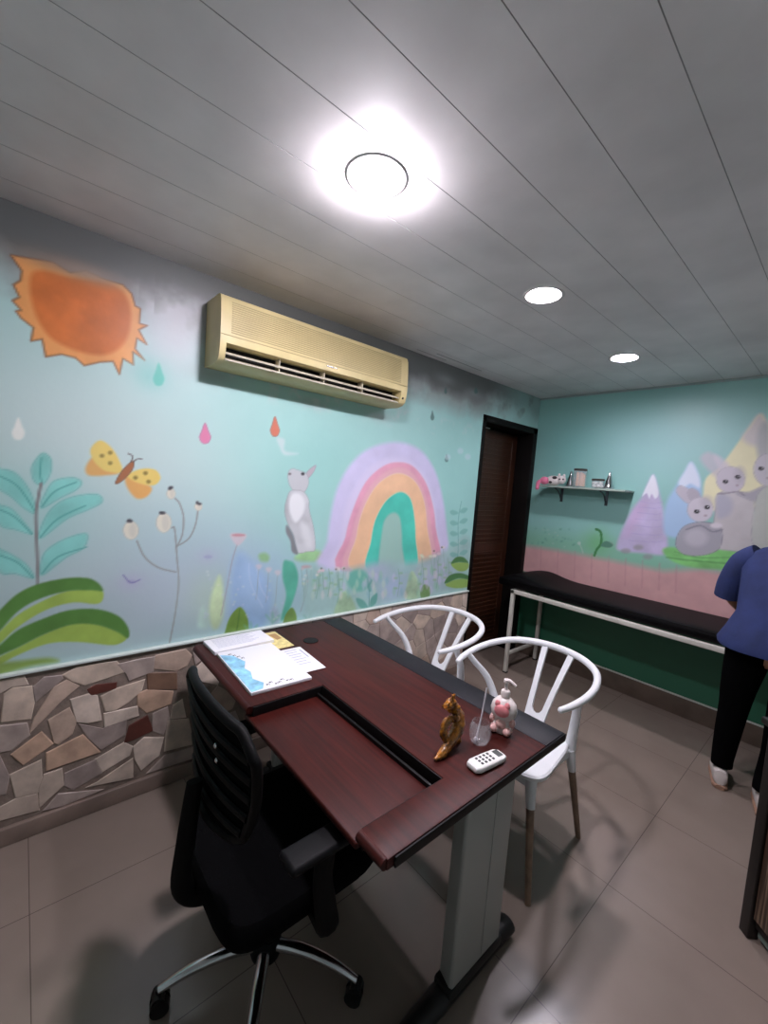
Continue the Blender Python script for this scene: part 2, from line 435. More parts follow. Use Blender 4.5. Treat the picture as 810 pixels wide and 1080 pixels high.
for (x, y, h_, w_) in ((20,470,110,26),(380,470,90,22),(640,520,90,30),(700,300,60,20),(585,500,70,22)):
    A.poly([(x, y), (x - w_, y + h_ * .5), (x - w_ * .9, y + h_), (x + w_ * .9, y + h_), (x + w_, y + h_ * .5)], random.choice([(200, 220, 176), (176, 206, 190), (190, 204, 226)]), soft=.012, alpha=.6, tex=.7)
for (x, y) in ((370,560),(560,560),(260,610),(655,560)):
    for k in (-1, 0, 1): A.poly([(x, y), (x + k * 26 - 8, y - 34), (x + k * 34, y - 60 + abs(k) * 14), (x + k * 26 + 8, y - 32)], (120, 184, 160), soft=.006, alpha=.55)
for (x, y) in ((300,270),(350,285),(395,300),(690,285),(735,300)):
    A.poly([(x - 16, y), (x, y - 8), (x + 16, y), (x + 5, y + 18), (x - 5, y + 18)], (226, 206, 210), soft=.006, alpha=.6); A.line([(x, y + 18), (x - 6, y + 90), (x - 14, y + 170)], (150, 160, 160), .0022, .5)
for i in range(30):
    x = 20 + random.random() * 420; y = 300 + random.random() * 240
    A.ell((x, y), 5, 4, random.choice([(230, 236, 228), (206, 222, 200), (200, 206, 230)]), alpha=.5, soft=.005)
# grey rabbit standing
A.crop(200, 460, 2.613)
RG, RD, RW = (196, 200, 203), (132, 136, 140), (232, 236, 238)
A.poly([(318,108),(330,92),(348,80),(342,98),(326,116)], (186, 176, 184), edge=RD, ea=.4)
A.poly([(272,100),(282,90),(300,94),(322,104),(328,128),(318,152),(300,158),(282,146),(272,124)], RG, edge=RD, ea=.35)
A.poly([(280,150),(312,152),(328,175),(330,205),(342,255),(346,312),(325,318),(300,322),(292,300),(286,272),(270,240),(262,205),(268,172)], RG, edge=RD, ea=.4, tex=.25)
A.poly([(284,158),(306,160),(318,185),(312,215),(292,238),(276,212),(274,180)], RW, soft=.01)
A.poly([(268,245),(284,270),(292,300),(298,325),(282,318),(278,290),(266,265)], RD, soft=.006)
A.poly([(305,240),(325,245),(335,280),(338,308),(318,300)], RW, soft=.014, alpha=.6)
A.ell((312,104), 5, 4, (50, 50, 56)); A.ell((276,104), 4, 3, (110, 100, 104))
A.poly([(240,5),(262,10),(262,40),(300,48),(262,52),(248,30)], (210, 222, 222), soft=.008, alpha=.7)
# rainbow
A.crop(330, 460, 4.5)
A.poly([(60,640),(68,500),(85,370),(115,250),(170,145),(250,68),(350,32),(440,34),(520,75),(582,170),(617,300),(634,430),(640,560),(560,640)], (208, 202, 234), soft=.016, alpha=.95, tex=.1)
A.poly([(120,640),(128,500),(150,360),(190,260),(260,160),(340,110),(420,105),(480,130),(545,210),(575,310),(590,430),(592,640)], (218, 212, 238), soft=.02, alpha=.8)
A.poly([(142,640),(155,480),(190,350),(250,220),(330,145),(400,124),(470,140),(530,210),(565,310),(582,430),(584,640)], (224, 164, 186), soft=.007, tex=.15, edge=(226,190,206), ea=.4)
A.poly([(172,640),(184,480),(220,350),(275,235),(345,170),(405,150),(460,165),(512,230),(545,320),(560,430),(562,640)], (232, 190, 190), soft=.012, alpha=.6)
A.poly([(196,640),(206,480),(238,350),(298,240),(370,185),(430,180),(490,222),(528,310),(542,430),(545,640)], (238, 196, 156), soft=.006, tex=.12, edge=(236, 212, 190), ea=.7, ew=.007)
A.poly([(262,640),(275,500),(295,400),(340,315),(390,272),(430,266),(465,300),(482,380),(488,480),(484,640)], (84, 204, 182), soft=.005, tex=.15, edge=(226, 222, 190), ea=.75, ew=.008)
A.poly([(318,640),(328,450),(348,385),(385,362),(412,385),(422,450),(424,520),(430,640)], (160, 200, 188), soft=.012)
# planting in front of the rainbow
A.poly([(-10,625),(80,640),(180,630),(270,610),(360,600),(470,598),(560,575),(640,535),(740,480),(745,735),(300,815),(-20,870)], (162, 198, 194), soft=.03, alpha=.93, tex=.15)
A.blob((380, 720), .14, .11, (176, 190, 224), .75); A.blob((580, 660), .22, .12, (186, 186, 214), .7); A.blob((300, 640), .12, .06, (180, 180, 214), .6)
A.ell((215,685), 52, 52, (104, 184, 164), soft=.014, alpha=.85)
A.poly([(150,735),(120,780),(105,850),(200,840),(190,780)], (172, 206, 160), soft=.01, alpha=.8, tex=.8)
A.poly([(470,640),(448,700),(440,770),(505,765),(500,690)], (182, 212, 168), soft=.01, alpha=.8, tex=.8)
A.poly([(532,702),(512,730),(514,768),(552,760),(556,722)], (116, 152, 96), soft=.005, tex=.4)
for lf in ([(265,660),(285,700),(270,740),(255,700)], [(205,770),(240,780),(262,815),(225,815)], [(305,745),(300,790),(272,810),(276,770)]): A.poly(lf, (90, 160, 146), soft=.005, alpha=.8)
A.line([(268,730),(266,812)], (90, 150, 140), .003)
for i in range(60):
    x = random.uniform(-10, 640); y = random.uniform(650, 760) - max(0, x - 480) * .3
    c = random.choice([(196, 216, 196), (150, 200, 176), (206, 200, 226), (226, 216, 214), (140, 186, 196)])
    A.poly([(x, y - 22), (x - 9, y), (x, y + 22), (x + 9, y)], c, soft=.008, alpha=.5)
for (x, y) in ((20, 700), (75, 690), (120, 720), (405, 690), (520, 670), (590, 650), (640, 640)):
    A.line([(x, y - 60), (x + 6, y), (x - 4, y + 70)], (120, 170, 140), .003, .6)
    for k in range(4): A.ell((x + (-1)**k * 12, y - 40 + k * 24), 10, 5, (140, 186, 140), alpha=.6, soft=.005)
A.line([(705,310),(690,400),(690,520),(685,600)], (110, 170, 162), .004, .7)
for i, y in enumerate((340, 390, 440, 490, 540)):
    A.poly([(692,y+25),(665,y+10),(650,y+20),(665,y+35)], (116, 182, 172), soft=.006, alpha=.65); A.poly([(695,y+20),(715,y),(735,y+5),(718,y+25)], (116, 182, 172), soft=.006, alpha=.65)
for d, l in (([(655,605),(680,575),(715,575),(738,600),(720,600),(690,598)], [(655,608),(690,600),(738,604),(730,635),(690,640)]),
             ([(625,700),(650,660),(700,650),(742,665),(740,680),(690,675)], [(628,705),(690,678),(742,684),(742,712),(680,722)])):
    A.poly(l, (150, 186, 100)); A.poly(d, (84, 134, 82))
for i in range(16):
    x = random.choice([random.uniform(0, 150), random.uniform(490, 650)]); y = 640 if x < 200 else 590 - (x - 490) * .38
    y += random.uniform(-15, 25)
    A.ell((x, y), 9, 6, random.choice([(228, 222, 214), (214, 226, 206), (222, 200, 206)]), alpha=.75, soft=.005)
    A.line([(x, y + 8), (x + random.uniform(-12, 12), y + 90)], (128, 168, 150), .0025, .5, smooth=False)
for p in ((40,628),(148,628),(110,632),(575,545),(612,528)): A.ell(p, 5, 4, (90, 90, 84), alpha=.7)
for p in ((640,100),(700,70),(735,98)): A.ell(p, 14, 14, (196, 216, 222), alpha=.6, soft=.008)
# cream painted strip just above the dado
A.poly([(RYF-.1, WZ-.1), (RYB+.1, WZ-.1), (RYB+.1, WZ+.012), (RYF-.1, WZ+.012)], (206, 222, 216), raw=True, smooth=False, soft=.003, alpha=.8)
wall_m = paint_mat('painted_wall', .42)
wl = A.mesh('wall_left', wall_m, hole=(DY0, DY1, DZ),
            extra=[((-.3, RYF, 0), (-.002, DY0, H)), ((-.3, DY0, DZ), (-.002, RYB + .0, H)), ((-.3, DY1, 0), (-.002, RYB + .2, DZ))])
tag(wl, kind='structure')

# ------------------------------------------------------------------ back wall mural
B = Mural(1, RYB, 0.0, RXW, 0.0, H, .0075, (142, 194, 186))
n = vnoise(B.U, B.V, 1.8, 51)[..., None]; B.C += (n - .5) * 18
B.blob((690, 470), .8, .35, (158, 200, 202), .7); B.blob((600, 470), .3, .3, (118, 186, 180), .5)
B.crop(550, 540, 5.4)
B.poly([(-20,100),(180,120),(400,150),(560,170),(800,240),(1000,300),(1400,420),(1400,800),(700,700),(300,500),(-20,400)], (128, 186, 156), soft=.07, alpha=.75, smooth=False)
B.crop(0, 0, 1)
B.poly([(545,574),(580,579),(620,586),(660,594),(700,602),(740,600),(780,606),(850,625),(1100,690),(1100,900),(540,640)], (206, 160, 160), soft=.03, alpha=.97, smooth=False, tex=.12)
B.poly([(-.2, -.1), (3.2, -.1), (3.2, .80), (-.2, .80)], (44, 106, 80), raw=True, smooth=False, soft=.006)
B.crop(640, 420, 4.765)
for i in range(9):
    x = -330 + i * 85
    B.line([(x, 745 + i*12), (x - 4, 880 + i * 12)], (178, 134, 138), .006, .35, smooth=False)
B.poly([(235,385),(205,430),(180,490),(130,560),(85,640),(48,740),(70,768),(170,778),(290,785),(305,700),(290,590),(262,470)], (192, 182, 214), soft=.014, tex=.2)
B.poly([(130,560),(200,520),(150,640),(90,700)], (200, 172, 210), soft=.03, alpha=.6)
for y in (520, 545, 575, 605, 640, 680, 715): B.line([(170 - (y-520)*.3, y), (240, y + 8), (280, y + 3)], (168, 156, 204), .003, .5)
B.poly([(235,385),(205,430),(178,492),(200,478),(214,505),(225,482),(243,505),(260,475)], (228, 230, 240), soft=.005)
B.poly([(425,322),(395,365),(355,430),(305,510),(285,600),(300,690),(420,690),(480,560),(468,410)], (166, 196, 226), soft=.016)
B.poly([(425,322),(390,370),(360,425),(385,450),(420,430),(465,450),(464,395)], (212, 222, 238), soft=.01)
B.poly([(765,80),(700,165),(610,290),(560,350),(500,400),(485,470),(500,560),(760,560),(900,500),(860,300),(805,120)], (226, 222, 184), soft=.008, tex=.06)
B.poly([(765,80),(715,145),(680,200),(740,240),(790,215),(840,190),(805,115)], (200, 194, 198), soft=.02, alpha=.85)
# green ground and rabbits
B.poly([(280,765),(330,748),(440,770),(560,750),(660,760),(760,800),(900,860),(900,930),(700,870),(560,860),(430,850),(330,820)], (120, 186, 110), soft=.012, tex=.5)
B.line([(300,800),(420,815),(600,830)], (88, 150, 84), .006, .6); B.line([(340,770),(450,800),(640,800)], (90, 156, 84), .005, .5)
KG, KD, KW = (184, 180, 188), (142, 140, 150), (212, 208, 214)
for c in ((158,750), (206,797), (8,735), (95, 768)): B.ell(c, 24, 13, (148, 146, 150), alpha=.7, soft=.01)
B.poly([(470,300),(510,270),(560,300),(590,350),(560,400),(500,350)], (192, 186, 196), soft=.016, alpha=.8)          # middle rabbit's ears
B.poly([(535,285),(580,300),(620,345),(600,380),(560,350)], (202, 196, 206), soft=.012, alpha=.8)
B.ell((795,230), 42, 110, (178, 180, 182), soft=.016)
B.poly([(560,480),(545,560),(535,650),(540,740),(600,765),(740,755),(745,600),(730,500),(650,465)], (192, 188, 190), soft=.008, edge=KD, ea=.5, tex=.12)
B.poly([(550,500),(590,480),(630,520),(620,580),(560,600)], (176, 176, 190), soft=.016)
B.poly([(650,480),(720,470),(790,440),(850,440),(850,560),(740,520)], (170, 166, 176), soft=.01, edge=KD, ea=.3)
B.ell((622,410), 72, 66, (196, 190, 200), soft=.008, edge=KD, ea=.35)
B.ell((668,385), 24, 40, (176, 172, 180), soft=.02, alpha=.7)
B.ell((820,360), 82, 84, (196, 192, 200), soft=.01, edge=KD, ea=.4)
B.poly([(760,480),(740,560),(728,650),(745,745),(900,770),(920,480),(820,440)], (184, 188, 182), soft=.01, edge=KD, ea=.45, tex=.1)
B.poly([(365,440),(348,468),(375,505),(410,530),(440,520),(430,470),(395,448)], (190, 184, 196), soft=.008, edge=KD, ea=.35)
B.poly([(425,452),(405,480),(430,520),(470,510),(460,470)], (176, 170, 182), soft=.008, edge=KD, ea=.3)
B.ell((470,560), 66, 62, (202, 196, 206), soft=.008, edge=KD, ea=.35)
B.ell((500,520), 30, 30, (178, 174, 182), soft=.02, alpha=.6)
B.poly([(395,640),(355,690),(348,745),(390,785),(480,790),(560,760),(580,690),(560,640),(480,622)], (166, 164, 174), soft=.008, edge=(118,116,128), ea=.6)
B.ell((450,700), 58, 44, (188, 186, 194), soft=.02); B.line([(400,660),(470,640),(530,670),(580,660)], (120, 118, 130), .006, .6)
B.ell((550,640), 30, 14, (214, 208, 214), soft=.008)
B.line([(560,480),(600,478),(660,470),(690,488)], (140, 134, 144), .006, .7)
for p in ((452,569),(504,548),(597,419),(658,395),(775,353),(850,350)):
    B.ell(p, 14, 10, (40, 38, 44), soft=.003); B.ell((p[0]+4, p[1]-3), 4, 3, (200, 200, 205), soft=.003)
for p in ((496,590),(655,438),(810,400)): B.ell(p, 8, 5, (150, 130, 140), alpha=.7)
# sprout and small foliage by the door
B.crop(550, 540, 5.4)
B.blob((430, 170), .10, .10, (110, 180, 110), .6)
B.line([(415,248),(428,215),(450,185),(455,140),(448,110),(425,98)], (60, 128, 70), .010)
B.poly([(450,190),(480,165),(520,185),(505,202),(470,200)], (84, 132, 112))
for i in range(30):
    B.ell((60 + random.random() * 250, 90 + random.random() * 110), 6, 5, random.choice([(90, 150, 130), (170, 200, 190), (110, 168, 150)]), alpha=.5, soft=.006)
B.line([(330,180),(345,215),(350,235)], (190, 205, 200), .005, .6); B.ell((328,178), 10, 10, (200, 212, 206), alpha=.7)
wb = B.mesh('wall_back', wall_m, extra=[((-.3, RYB + .002, 0), (RXW + .2, RYB + .2, H))])
tag(wb, kind='structure')

# ------------------------------------------------------------------ remaining shell
plain = mat('plain_wall_paint', (176, 190, 186), .5, bump=.15, bscale=30, var=.05)
o = MB().box((RXW, RYF, 0), (RXW + .2, RYB + .2, H)).build('wall_right', plain); tag(o, kind='structure')
o = MB().box((-.3, RYF - .2, 0), (RXW + .2, RYF, H)).build('wall_front', plain); tag(o, kind='structure')

# floor: ceramic tiles of 60 cm with thin joints
fm = bpy.data.materials.new('floor_tiles'); fm.use_nodes = True
N, L = nodes(fm); b = N['Principled BSDF']; b.inputs['Roughness'].default_value = .33
tc = N.new('ShaderNodeTexCoord'); br = N.new('ShaderNodeTexBrick')
mp = N.new('ShaderNodeMapping'); mp.inputs['Location'].default_value = (.19 + .001, -.035, 0)
L.new(tc.outputs['Object'], mp.inputs['Vector']); L.new(mp.outputs['Vector'], br.inputs['Vector'])
br.offset = 0; br.inputs['Scale'].default_value = 1.0; br.inputs['Brick Width'].default_value = .6; br.inputs['Row Height'].default_value = .6
br.inputs['Mortar Size'].default_value = .0016; br.inputs['Mortar Smooth'].default_value = .3
br.inputs['Color1'].default_value = lin((138, 125, 115)); br.inputs['Color2'].default_value = lin((135, 122, 112)); br.inputs['Mortar'].default_value = lin((92, 82, 75))
ns = N.new('ShaderNodeTexNoise'); ns.inputs['Scale'].default_value = 2.2; ns.inputs['Detail'].default_value = 8; L.new(tc.outputs['Object'], ns.inputs['Vector'])
mx = N.new('ShaderNodeMix'); mx.data_type = 'RGBA'; mx.blend_type = 'MULTIPLY'; mx.inputs['Factor'].default_value = .35
rp = N.new('ShaderNodeValToRGB'); rp.color_ramp.elements[0].color = (.6, .58, .56, 1); rp.color_ramp.elements[0].position = .35; rp.color_ramp.elements[1].position = .65
L.new(ns.outputs['Fac'], rp.inputs['Fac']); L.new(br.outputs['Color'], mx.inputs['A']); L.new(rp.outputs['Color'], mx.inputs['B']); L.new(mx.outputs['Result'], b.inputs['Base Color'])
n3 = N.new('ShaderNodeTexNoise'); n3.inputs['Scale'].default_value = 6; L.new(tc.outputs['Object'], n3.inputs['Vector'])
mr = N.new('ShaderNodeMapRange'); mr.inputs['To Min'].default_value = .16; mr.inputs['To Max'].default_value = .30; L.new(n3.outputs['Fac'], mr.inputs['Value']); L.new(mr.outputs['Result'], b.inputs['Roughness'])
o = MB().box((-.3, RYF - .2, -.1), (RXW + .2, RYB + .2, 0)).build('floor', fm); tag(o, kind='structure')

# ceiling: PVC boards, V joints running along the room
cmat = mat('ceiling_boards', (226, 222, 222), .5, bump=.1, bscale=12, var=.05, vscale=3)
cdark = mat('ceiling_joint', (176, 172, 172), .7)
mb = MB()
joints = [.151, .354, .561, .768, .963, 1.184, 1.391, 1.593, 1.79, 1.995, 2.2, 2.405, 2.61, 2.815]
LAMPS = [(1.075, .790), (1.069, 1.792), (1.030, 2.895)]
edges = [-.3] + joints + [RXW + .2]
Y0, Y1 = RYF - .2, RYB + .2
HR = .078
bm = mb.bm
for a, c in zip(edges, edges[1:]):
    holes = sorted([(ly, lx) for lx, ly in LAMPS if a < lx + HR and c > lx - HR])
    # board face, cut back around the lamp holes; 0.1 m strips keep the cuts tidy
    ys = [Y0]
    for ly, lx in holes: ys += list(np.linspace(ly - HR, ly + HR, 17))
    ys.append(Y1)
    x0, x1 = a + .0013, c - .0013
    for y0, y1 in zip(ys, ys[1:]):
        segs = [(x0, x0, x1, x1)]
        for ly, lx in holes:
            if y0 >= ly - HR - 1e-6 and y1 <= ly + HR + 1e-6:
                h0 = math.sqrt(max(0, HR**2 - (y0 - ly)**2)); h1 = math.sqrt(max(0, HR**2 - (y1 - ly)**2))
                segs = [(x0, x0, min(max(lx - h0, x0), x1), min(max(lx - h1, x0), x1)), (max(min(lx + h0, x1), x0), max(min(lx + h1, x1), x0), x1, x1)]
        for (p0, p1, q0, q1) in segs:
            if q0 - p0 < 1e-5 and q1 - p1 < 1e-5: continue
            vs = [bm.verts.new(v) for v in ((p0, y0, H), (p1, y1, H), (q1, y1, H), (q0, y0, H))]
            bm.faces.new(vs)
for j in joints:
    mb.mi = 1
    x = j; prof = [(x - .0013, H), (x, H + .0018), (x + .0013, H)]
    for (p, q) in zip(prof, prof[1:]):
        bm.faces.new([bm.verts.new(v) for v in ((p[0], Y0, p[1]), (q[0], Y0, q[1]), (q[0], Y1, q[1]), (p[0], Y1, p[1]))])
    bm.faces.ensure_lookup_table(); bm.faces[-1].material_index = 1; bm.faces[-2].material_index = 1
mb.mi = 0
mb.box((-.3, Y0, H + .12), (RXW + .2, Y1, H + .22))
mb.mi = 1                                            # two cracks where a board has slipped
mb.box((.098, 2.143, H - .0015), (.106, 2.655, H + .002)); mb.box((.05, 2.0, H - .0015), (.055, 2.3, H + .002))
o = mb.build('ceiling', [cmat, cdark]); tag(o, kind='structure')

# stone dado (crazy paving) on the left wall, ledge and baseboard
grout = mat('dado_grout', (128, 114, 104), .8, bump=.5, bscale=80, var=.12, vscale=20)
tones = [(200, 182, 166), (186, 164, 148), (212, 196, 182), (170, 155, 147), (194, 164, 142), (156, 142, 136), (190, 174, 160), (178, 152, 134), (96, 54, 46), (120, 94, 78)]
smats = [mat('dado_stone_%s' % n_, t, .45, bump=.35, bscale=25, var=.10, vscale=14) for n_, t in zip('pale tan cream grey ochre slate sand rust maroon umber'.split(), tones)]
sm = MB()
sm.mi = len(smats)
sm.box((-.002, RYF, .0), (.0125, DY0, WZ), 0)
occupied = []
def stone(P, ci, shrink=.0):
    P = [Vector((p[0], p[1])) for p in P]
    c = sum(P, Vector((0, 0))) / len(P)
    if shrink: P = [c + (p - c) * (1 - shrink / max((p - c).length, .02)) for p in P]
    # clip to the dado
    P = [Vector((min(p.x, DY0 - .004), min(max(p.y, .075), WZ - .004))) for p in P]
    ar = sum(P[i].x * P[(i+1) % len(P)].y - P[(i+1) % len(P)].x * P[i].y for i in range(len(P))) / 2
    if abs(ar) < 2e-4: return
    n0 = len(sm.bm.faces); sm.mi = ci
    h = .0155 + random.random() * .002
    c = sum(P, Vector((0, 0))) / len(P)
    lo = [sm.bm.verts.new((.011, p.x, p.y)) for p in P]
    mid = [sm.bm.verts.new((h - .002, p.x, p.y)) for p in P]
    hi = [sm.bm.verts.new((h, c.x + (p.x - c.x) * .94, c.y + (p.y - c.y) * .94)) for p in P]
    n_ = len(P)
    for a_, b_ in ((lo, mid), (mid, hi)):
        for i in range(n_): sm.bm.faces.new([a_[i], a_[(i+1) % n_], b_[(i+1) % n_], b_[i]])
    sm.bm.faces.new(hi); sm._mark(n0)
S1 = [([(15,262),(45,240),(108,235),(115,290),(105,345),(5,355)],0),([(215,195),(265,170),(330,160),(395,150),(430,185),(400,195),(290,230),(240,215)],0),
([(180,240),(225,215),(268,235),(200,290),(160,335),(100,395),(118,340)],1),([(115,235),(150,205),(208,198),(212,210),(150,262),(122,285)],5),
([(300,245),(330,230),(395,222),(392,242),(312,265)],8),([(240,280),(300,262),(330,268),(345,350),(300,358),(262,355)],2),
([(345,268),(400,242),(492,212),(480,250),(440,285),(390,318),(360,318)],0),([(355,327),(465,303),(470,335),(358,372)],2),
([(165,350),(236,308),(258,355),(245,395),(200,430),(185,425)],1),([(440,370),(500,335),(520,385),(455,415),(425,425)],8),
([(468,260),(500,248),(588,252),(580,295),(500,325),(470,300)],4),([(500,190),(600,188),(602,245),(505,245)],9),
([(530,130),(630,110),(652,130),(635,165),(600,182),(525,175)],1),([(325,482),(420,427),(450,440),(440,470),(350,525)],2),
([(40,465),(140,390),(180,430),(80,500)],4),([(160,460),(280,400),(340,458),(160,520)],4),([(455,440),(490,410),(555,410),(540,470),(480,520),(460,480)],2),
([(35,535),(140,485),(145,590),(55,612)],6),([(295,577),(330,560),(450,480),(452,545)],6),([(150,535),(210,515),(215,570),(135,645),(135,580)],6),
([(222,530),(320,487),(345,530),(250,585),(218,570)],5),([(0,645),(60,615),(125,600),(133,655),(0,690)],6),([(150,655),(200,600),(350,585),(220,640)],3),
([(-40,470),(0,470),(30,540),(20,600),(-40,610)],5),([(-40,372),(0,370),(90,360),(100,400),(40,450),(-40,465)],3),([(670,170),(710,135),(750,200),(740,230),(670,215)],2),
([(705,280),(740,235),(805,270),(790,310),(740,335)],1),([(568,352),(640,347),(660,430),(560,455)],6),([(590,300),(620,280),(632,340),(580,345)],2),
([(268,362),(350,380),(430,345),(425,400),(345,450),(300,410)],5),([(400,160),(470,145),(525,135),(520,185),(440,215),(430,190)],3),
([(655,110),(700,98),(705,130),(665,160)],3),([(0,215),(80,200),(95,228),(40,235),(0,258)],6),([(520,330),(570,305),(575,345),(555,400),(520,385)],3),([(745,345),(800,320),(820,370),(760,400)],3),
([(560,470),(660,440),(670,475),(500,530)],3),([(-60,215),(-8,215),(-8,360),(-60,365)],1)]
polys = []
for P, ci in S1:
    Q = [on((x / 3.24, 650 + y / 3.24), 0, 0.0)[1:] for x, y in P]
    polys.append(np.array(Q)); stone(Q, ci, -.004)
def voronoi(y0, y1, z0, z1, n, seed):
    rs = random.Random(seed); pts = []
    k = 0
    while len(pts) < n and k < 4000:
        k += 1; p = (rs.uniform(y0, y1), rs.uniform(z0, z1))
        if all((p[0]-q[0])**2 + ((p[1]-q[1])*1.2)**2 > .105**2 for q in pts): pts.append(p)
    for p in pts:
        poly = [(y0, z0), (y1, z0), (y1, z1), (y0, z1)]
        for q in pts:
            if q is p: continue
            mxp = ((p[0]+q[0])/2, (p[1]+q[1])/2); d = (q[0]-p[0], q[1]-p[1]); out = []
            for i in range(len(poly)):
                a_, c_ = poly[i], poly[(i+1) % len(poly)]
                da = (a_[0]-mxp[0])*d[0] + (a_[1]-mxp[1])*d[1]; dc = (c_[0]-mxp[0])*d[0] + (c_[1]-mxp[1])*d[1]
                if da <= 0: out.append(a_)
                if da * dc < 0:
                    t = da / (da - dc); out.append((a_[0] + (c_[0]-a_[0]) * t, a_[1] + (c_[1]-a_[1]) * t))
            poly = out
            if len(poly) < 3: break
        if len(poly) >= 3: stone(poly, rs.choice([0, 1, 2, 3, 3, 3, 5, 5, 6, 5, 3, 6]), .0025)
voronoi(.99, DY0, .075, WZ, 150, 3)
voronoi(RYF, -.16, .075, WZ, 70, 4)
o = sm.build('wall_left_stone_dado', smats + [grout], angle=20); o.name = 'trim_1'; tag(o, kind='structure')
ledge_m = mat('ledge_paint', (206, 218, 212), .5, bump=.2, bscale=40)
o = MB().box((0, RYF, WZ), (.026, DY0, WZ + .012), .003).build('trim_2', ledge_m); tag(o, kind='structure')
base_m = mat('baseboard_tile', (128, 112, 102), .4, bump=.15, bscale=30, var=.08)
o = MB().box((0, RYF, 0), (.030, DY0, .075), .004).build('baseboard_left', base_m); tag(o, kind='structure')
o = MB().box((0, RYB - .012, 0), (RXW, RYB, .145), .002).build('baseboard_back', mat('baseboard_back_tile', (96, 82, 72), .5, var=.1)); tag(o, kind='structure')
o = MB().box((0, RYB - .016, .143), (RXW, RYB, .153), .002).build('trim_3', mat('trim_white', (206, 208, 200), .5)); tag(o, kind='structure')
o = MB().box((0, RYB - .012, H - .016), (RXW, RYB, H), .003).build('trim_4', mat('crown_strip', (150, 168, 166), .5)); tag(o, kind='structure')

# ------------------------------------------------------------------ door in the left wall
dk = mat('dark_door_frame', (11, 8, 7), .55, spec=.2)
wood = bpy.data.materials.new('brown_door_wood'); wood.use_nodes = True
N, L = nodes(wood); b = N['Principled BSDF']; b.inputs['Roughness'].default_value = .4
tc = N.new('ShaderNodeTexCoord'); mp = N.new('ShaderNodeMapping'); mp.inputs['Scale'].default_value = (20, 30, 1.5); ns = N.new('ShaderNodeTexNoise'); ns.inputs['Scale'].default_value = 2; ns.inputs['Detail'].default_value = 6
L.new(tc.outputs['Object'], mp.inputs['Vector']); L.new(mp.outputs['Vector'], ns.inputs['Vector'])
rp = N.new('ShaderNodeValToRGB'); rp.color_ramp.elements[0].color = lin((44, 22, 12)); rp.color_ramp.elements[1].color = lin((68, 36, 19)); rp.color_ramp.elements[0].position = .3; rp.color_ramp.elements[1].position = .7
L.new(ns.outputs['Fac'], rp.inputs['Fac']); L.new(rp.outputs['Color'], b.inputs['Base Color'])
mb = MB()
mb.box((-.2, DY0, 0), (.012, DY0 + .035, DZ), .003)
mb.box((-.2, DY1 - .035, 0), (.012, DY1 + .03, DZ), .003)
mb.box((-.2, DY0, DZ - .055), (.012, DY1 + .03, DZ), .003)
mb.box((-.23, DY0, 0), (-.2, DY1, DZ), 0)
door = mb.build('door_1', dk); tag(door, kind='structure')
mb = MB()
Y_0, Y_1 = DY0 + .038, DY1 - .04
mb.box((-.19, Y_0, .01), (-.155, Y_1, DZ - .075), .002)
for (z0, z1) in ((1.08, 2.04), (.12, .98)):       # framed panels with horizontal slats
    mb.box((-.157, Y_0 + .09, z0 - .012), (-.148, Y_1 - .09, z0), .003); mb.box((-.157, Y_0 + .09, z1), (-.148, Y_1 - .09, z1 + .012), .003)
    mb.box((-.157, Y_0 + .078, z0 - .012), (-.148, Y_0 + .09, z1 + .012), .003); mb.box((-.157, Y_1 - .09, z0 - .012), (-.148, Y_1 - .078, z1 + .012), .003)
    nsl = int((z1 - z0) / .042)
    for i in range(nsl):
        z = z0 + (i + .5) * (z1 - z0) / nsl
        mb.box((-.158, Y_0 + .092, z - .016), (-.150, Y_1 - .092, z + .016), .002, rot=Matrix.Rotation(.25, 3, 'Y'))
mb.build('door_panel', wood, door)
mb = MB(); mb.tube([(-.155, Y_0 + .05, 1.0), (-.115, Y_0 + .05, 1.0)], .011, spline=False); mb.ball((-.105, Y_0 + .05, 1.0), .026)
mb.build('door_knob', mat('dark_brass', (96, 78, 48), .35, 1.0), door)
mb = MB(); mb.box((-.16, DY0 + .036, DZ - .070), (-.150, DY0 + .32, DZ - .060), .001); mb.build('painted_gap_light', mat('gap_light_paint', (200, 200, 196), .5), door)  # pale bar coloured as light coming through the gap above the door

# ------------------------------------------------------------------ ceiling lights
ring_m = mat('lamp_ring_metal', (206, 204, 202), .35); can_m = mat('lamp_can', (210, 210, 212), .35, .3)
LL = ['recessed ceiling light nearest the camera, brightest, above the desk', 'recessed ceiling light in the middle of the row of three', 'recessed ceiling light farthest back, near the painted rabbit wall']
PW = [480, 400, 380]
def lamp(i, x, y):
    t = empty('ceiling_light', (x, y, H), 0, LL[i], 'ceiling light', 'recessed ceiling lights')
    MB().lathe([(.0755, .03), (.0755, .001), (.0775, -.0015), (.083, -.0028), (.090, -.0024), (.0925, -.0008), (.0925, .0005), (.077, .0008)], seg=48, cap=False).build('lamp_ring', ring_m, t)
    MB().lathe([(.0745, .000), (.074, .075), (.070, .085), (.0, .085)], seg=48, cap=False).build('lamp_can', can_m, t)
    dz, br = ((.023, .068), (-.018, .060), (-.016, .062))[i]
    MB().lathe([(br * .55, .078), (br * .8, .07 - dz * .3), (br * .97, .045 - dz * .6), (br, .028 - dz * .8), (br * .9, .008 - dz * .8), (br * .62, -.004 - dz * .85), (br * .3, -.010 - dz * .9), (.0, -.012 - dz * .9)], seg=40).build('bulb', emis('bulb_glow_%d' % i, (252, 243, 255), PW[i]), t)
for i, (x, y) in enumerate(LAMPS): lamp(i, x, y)

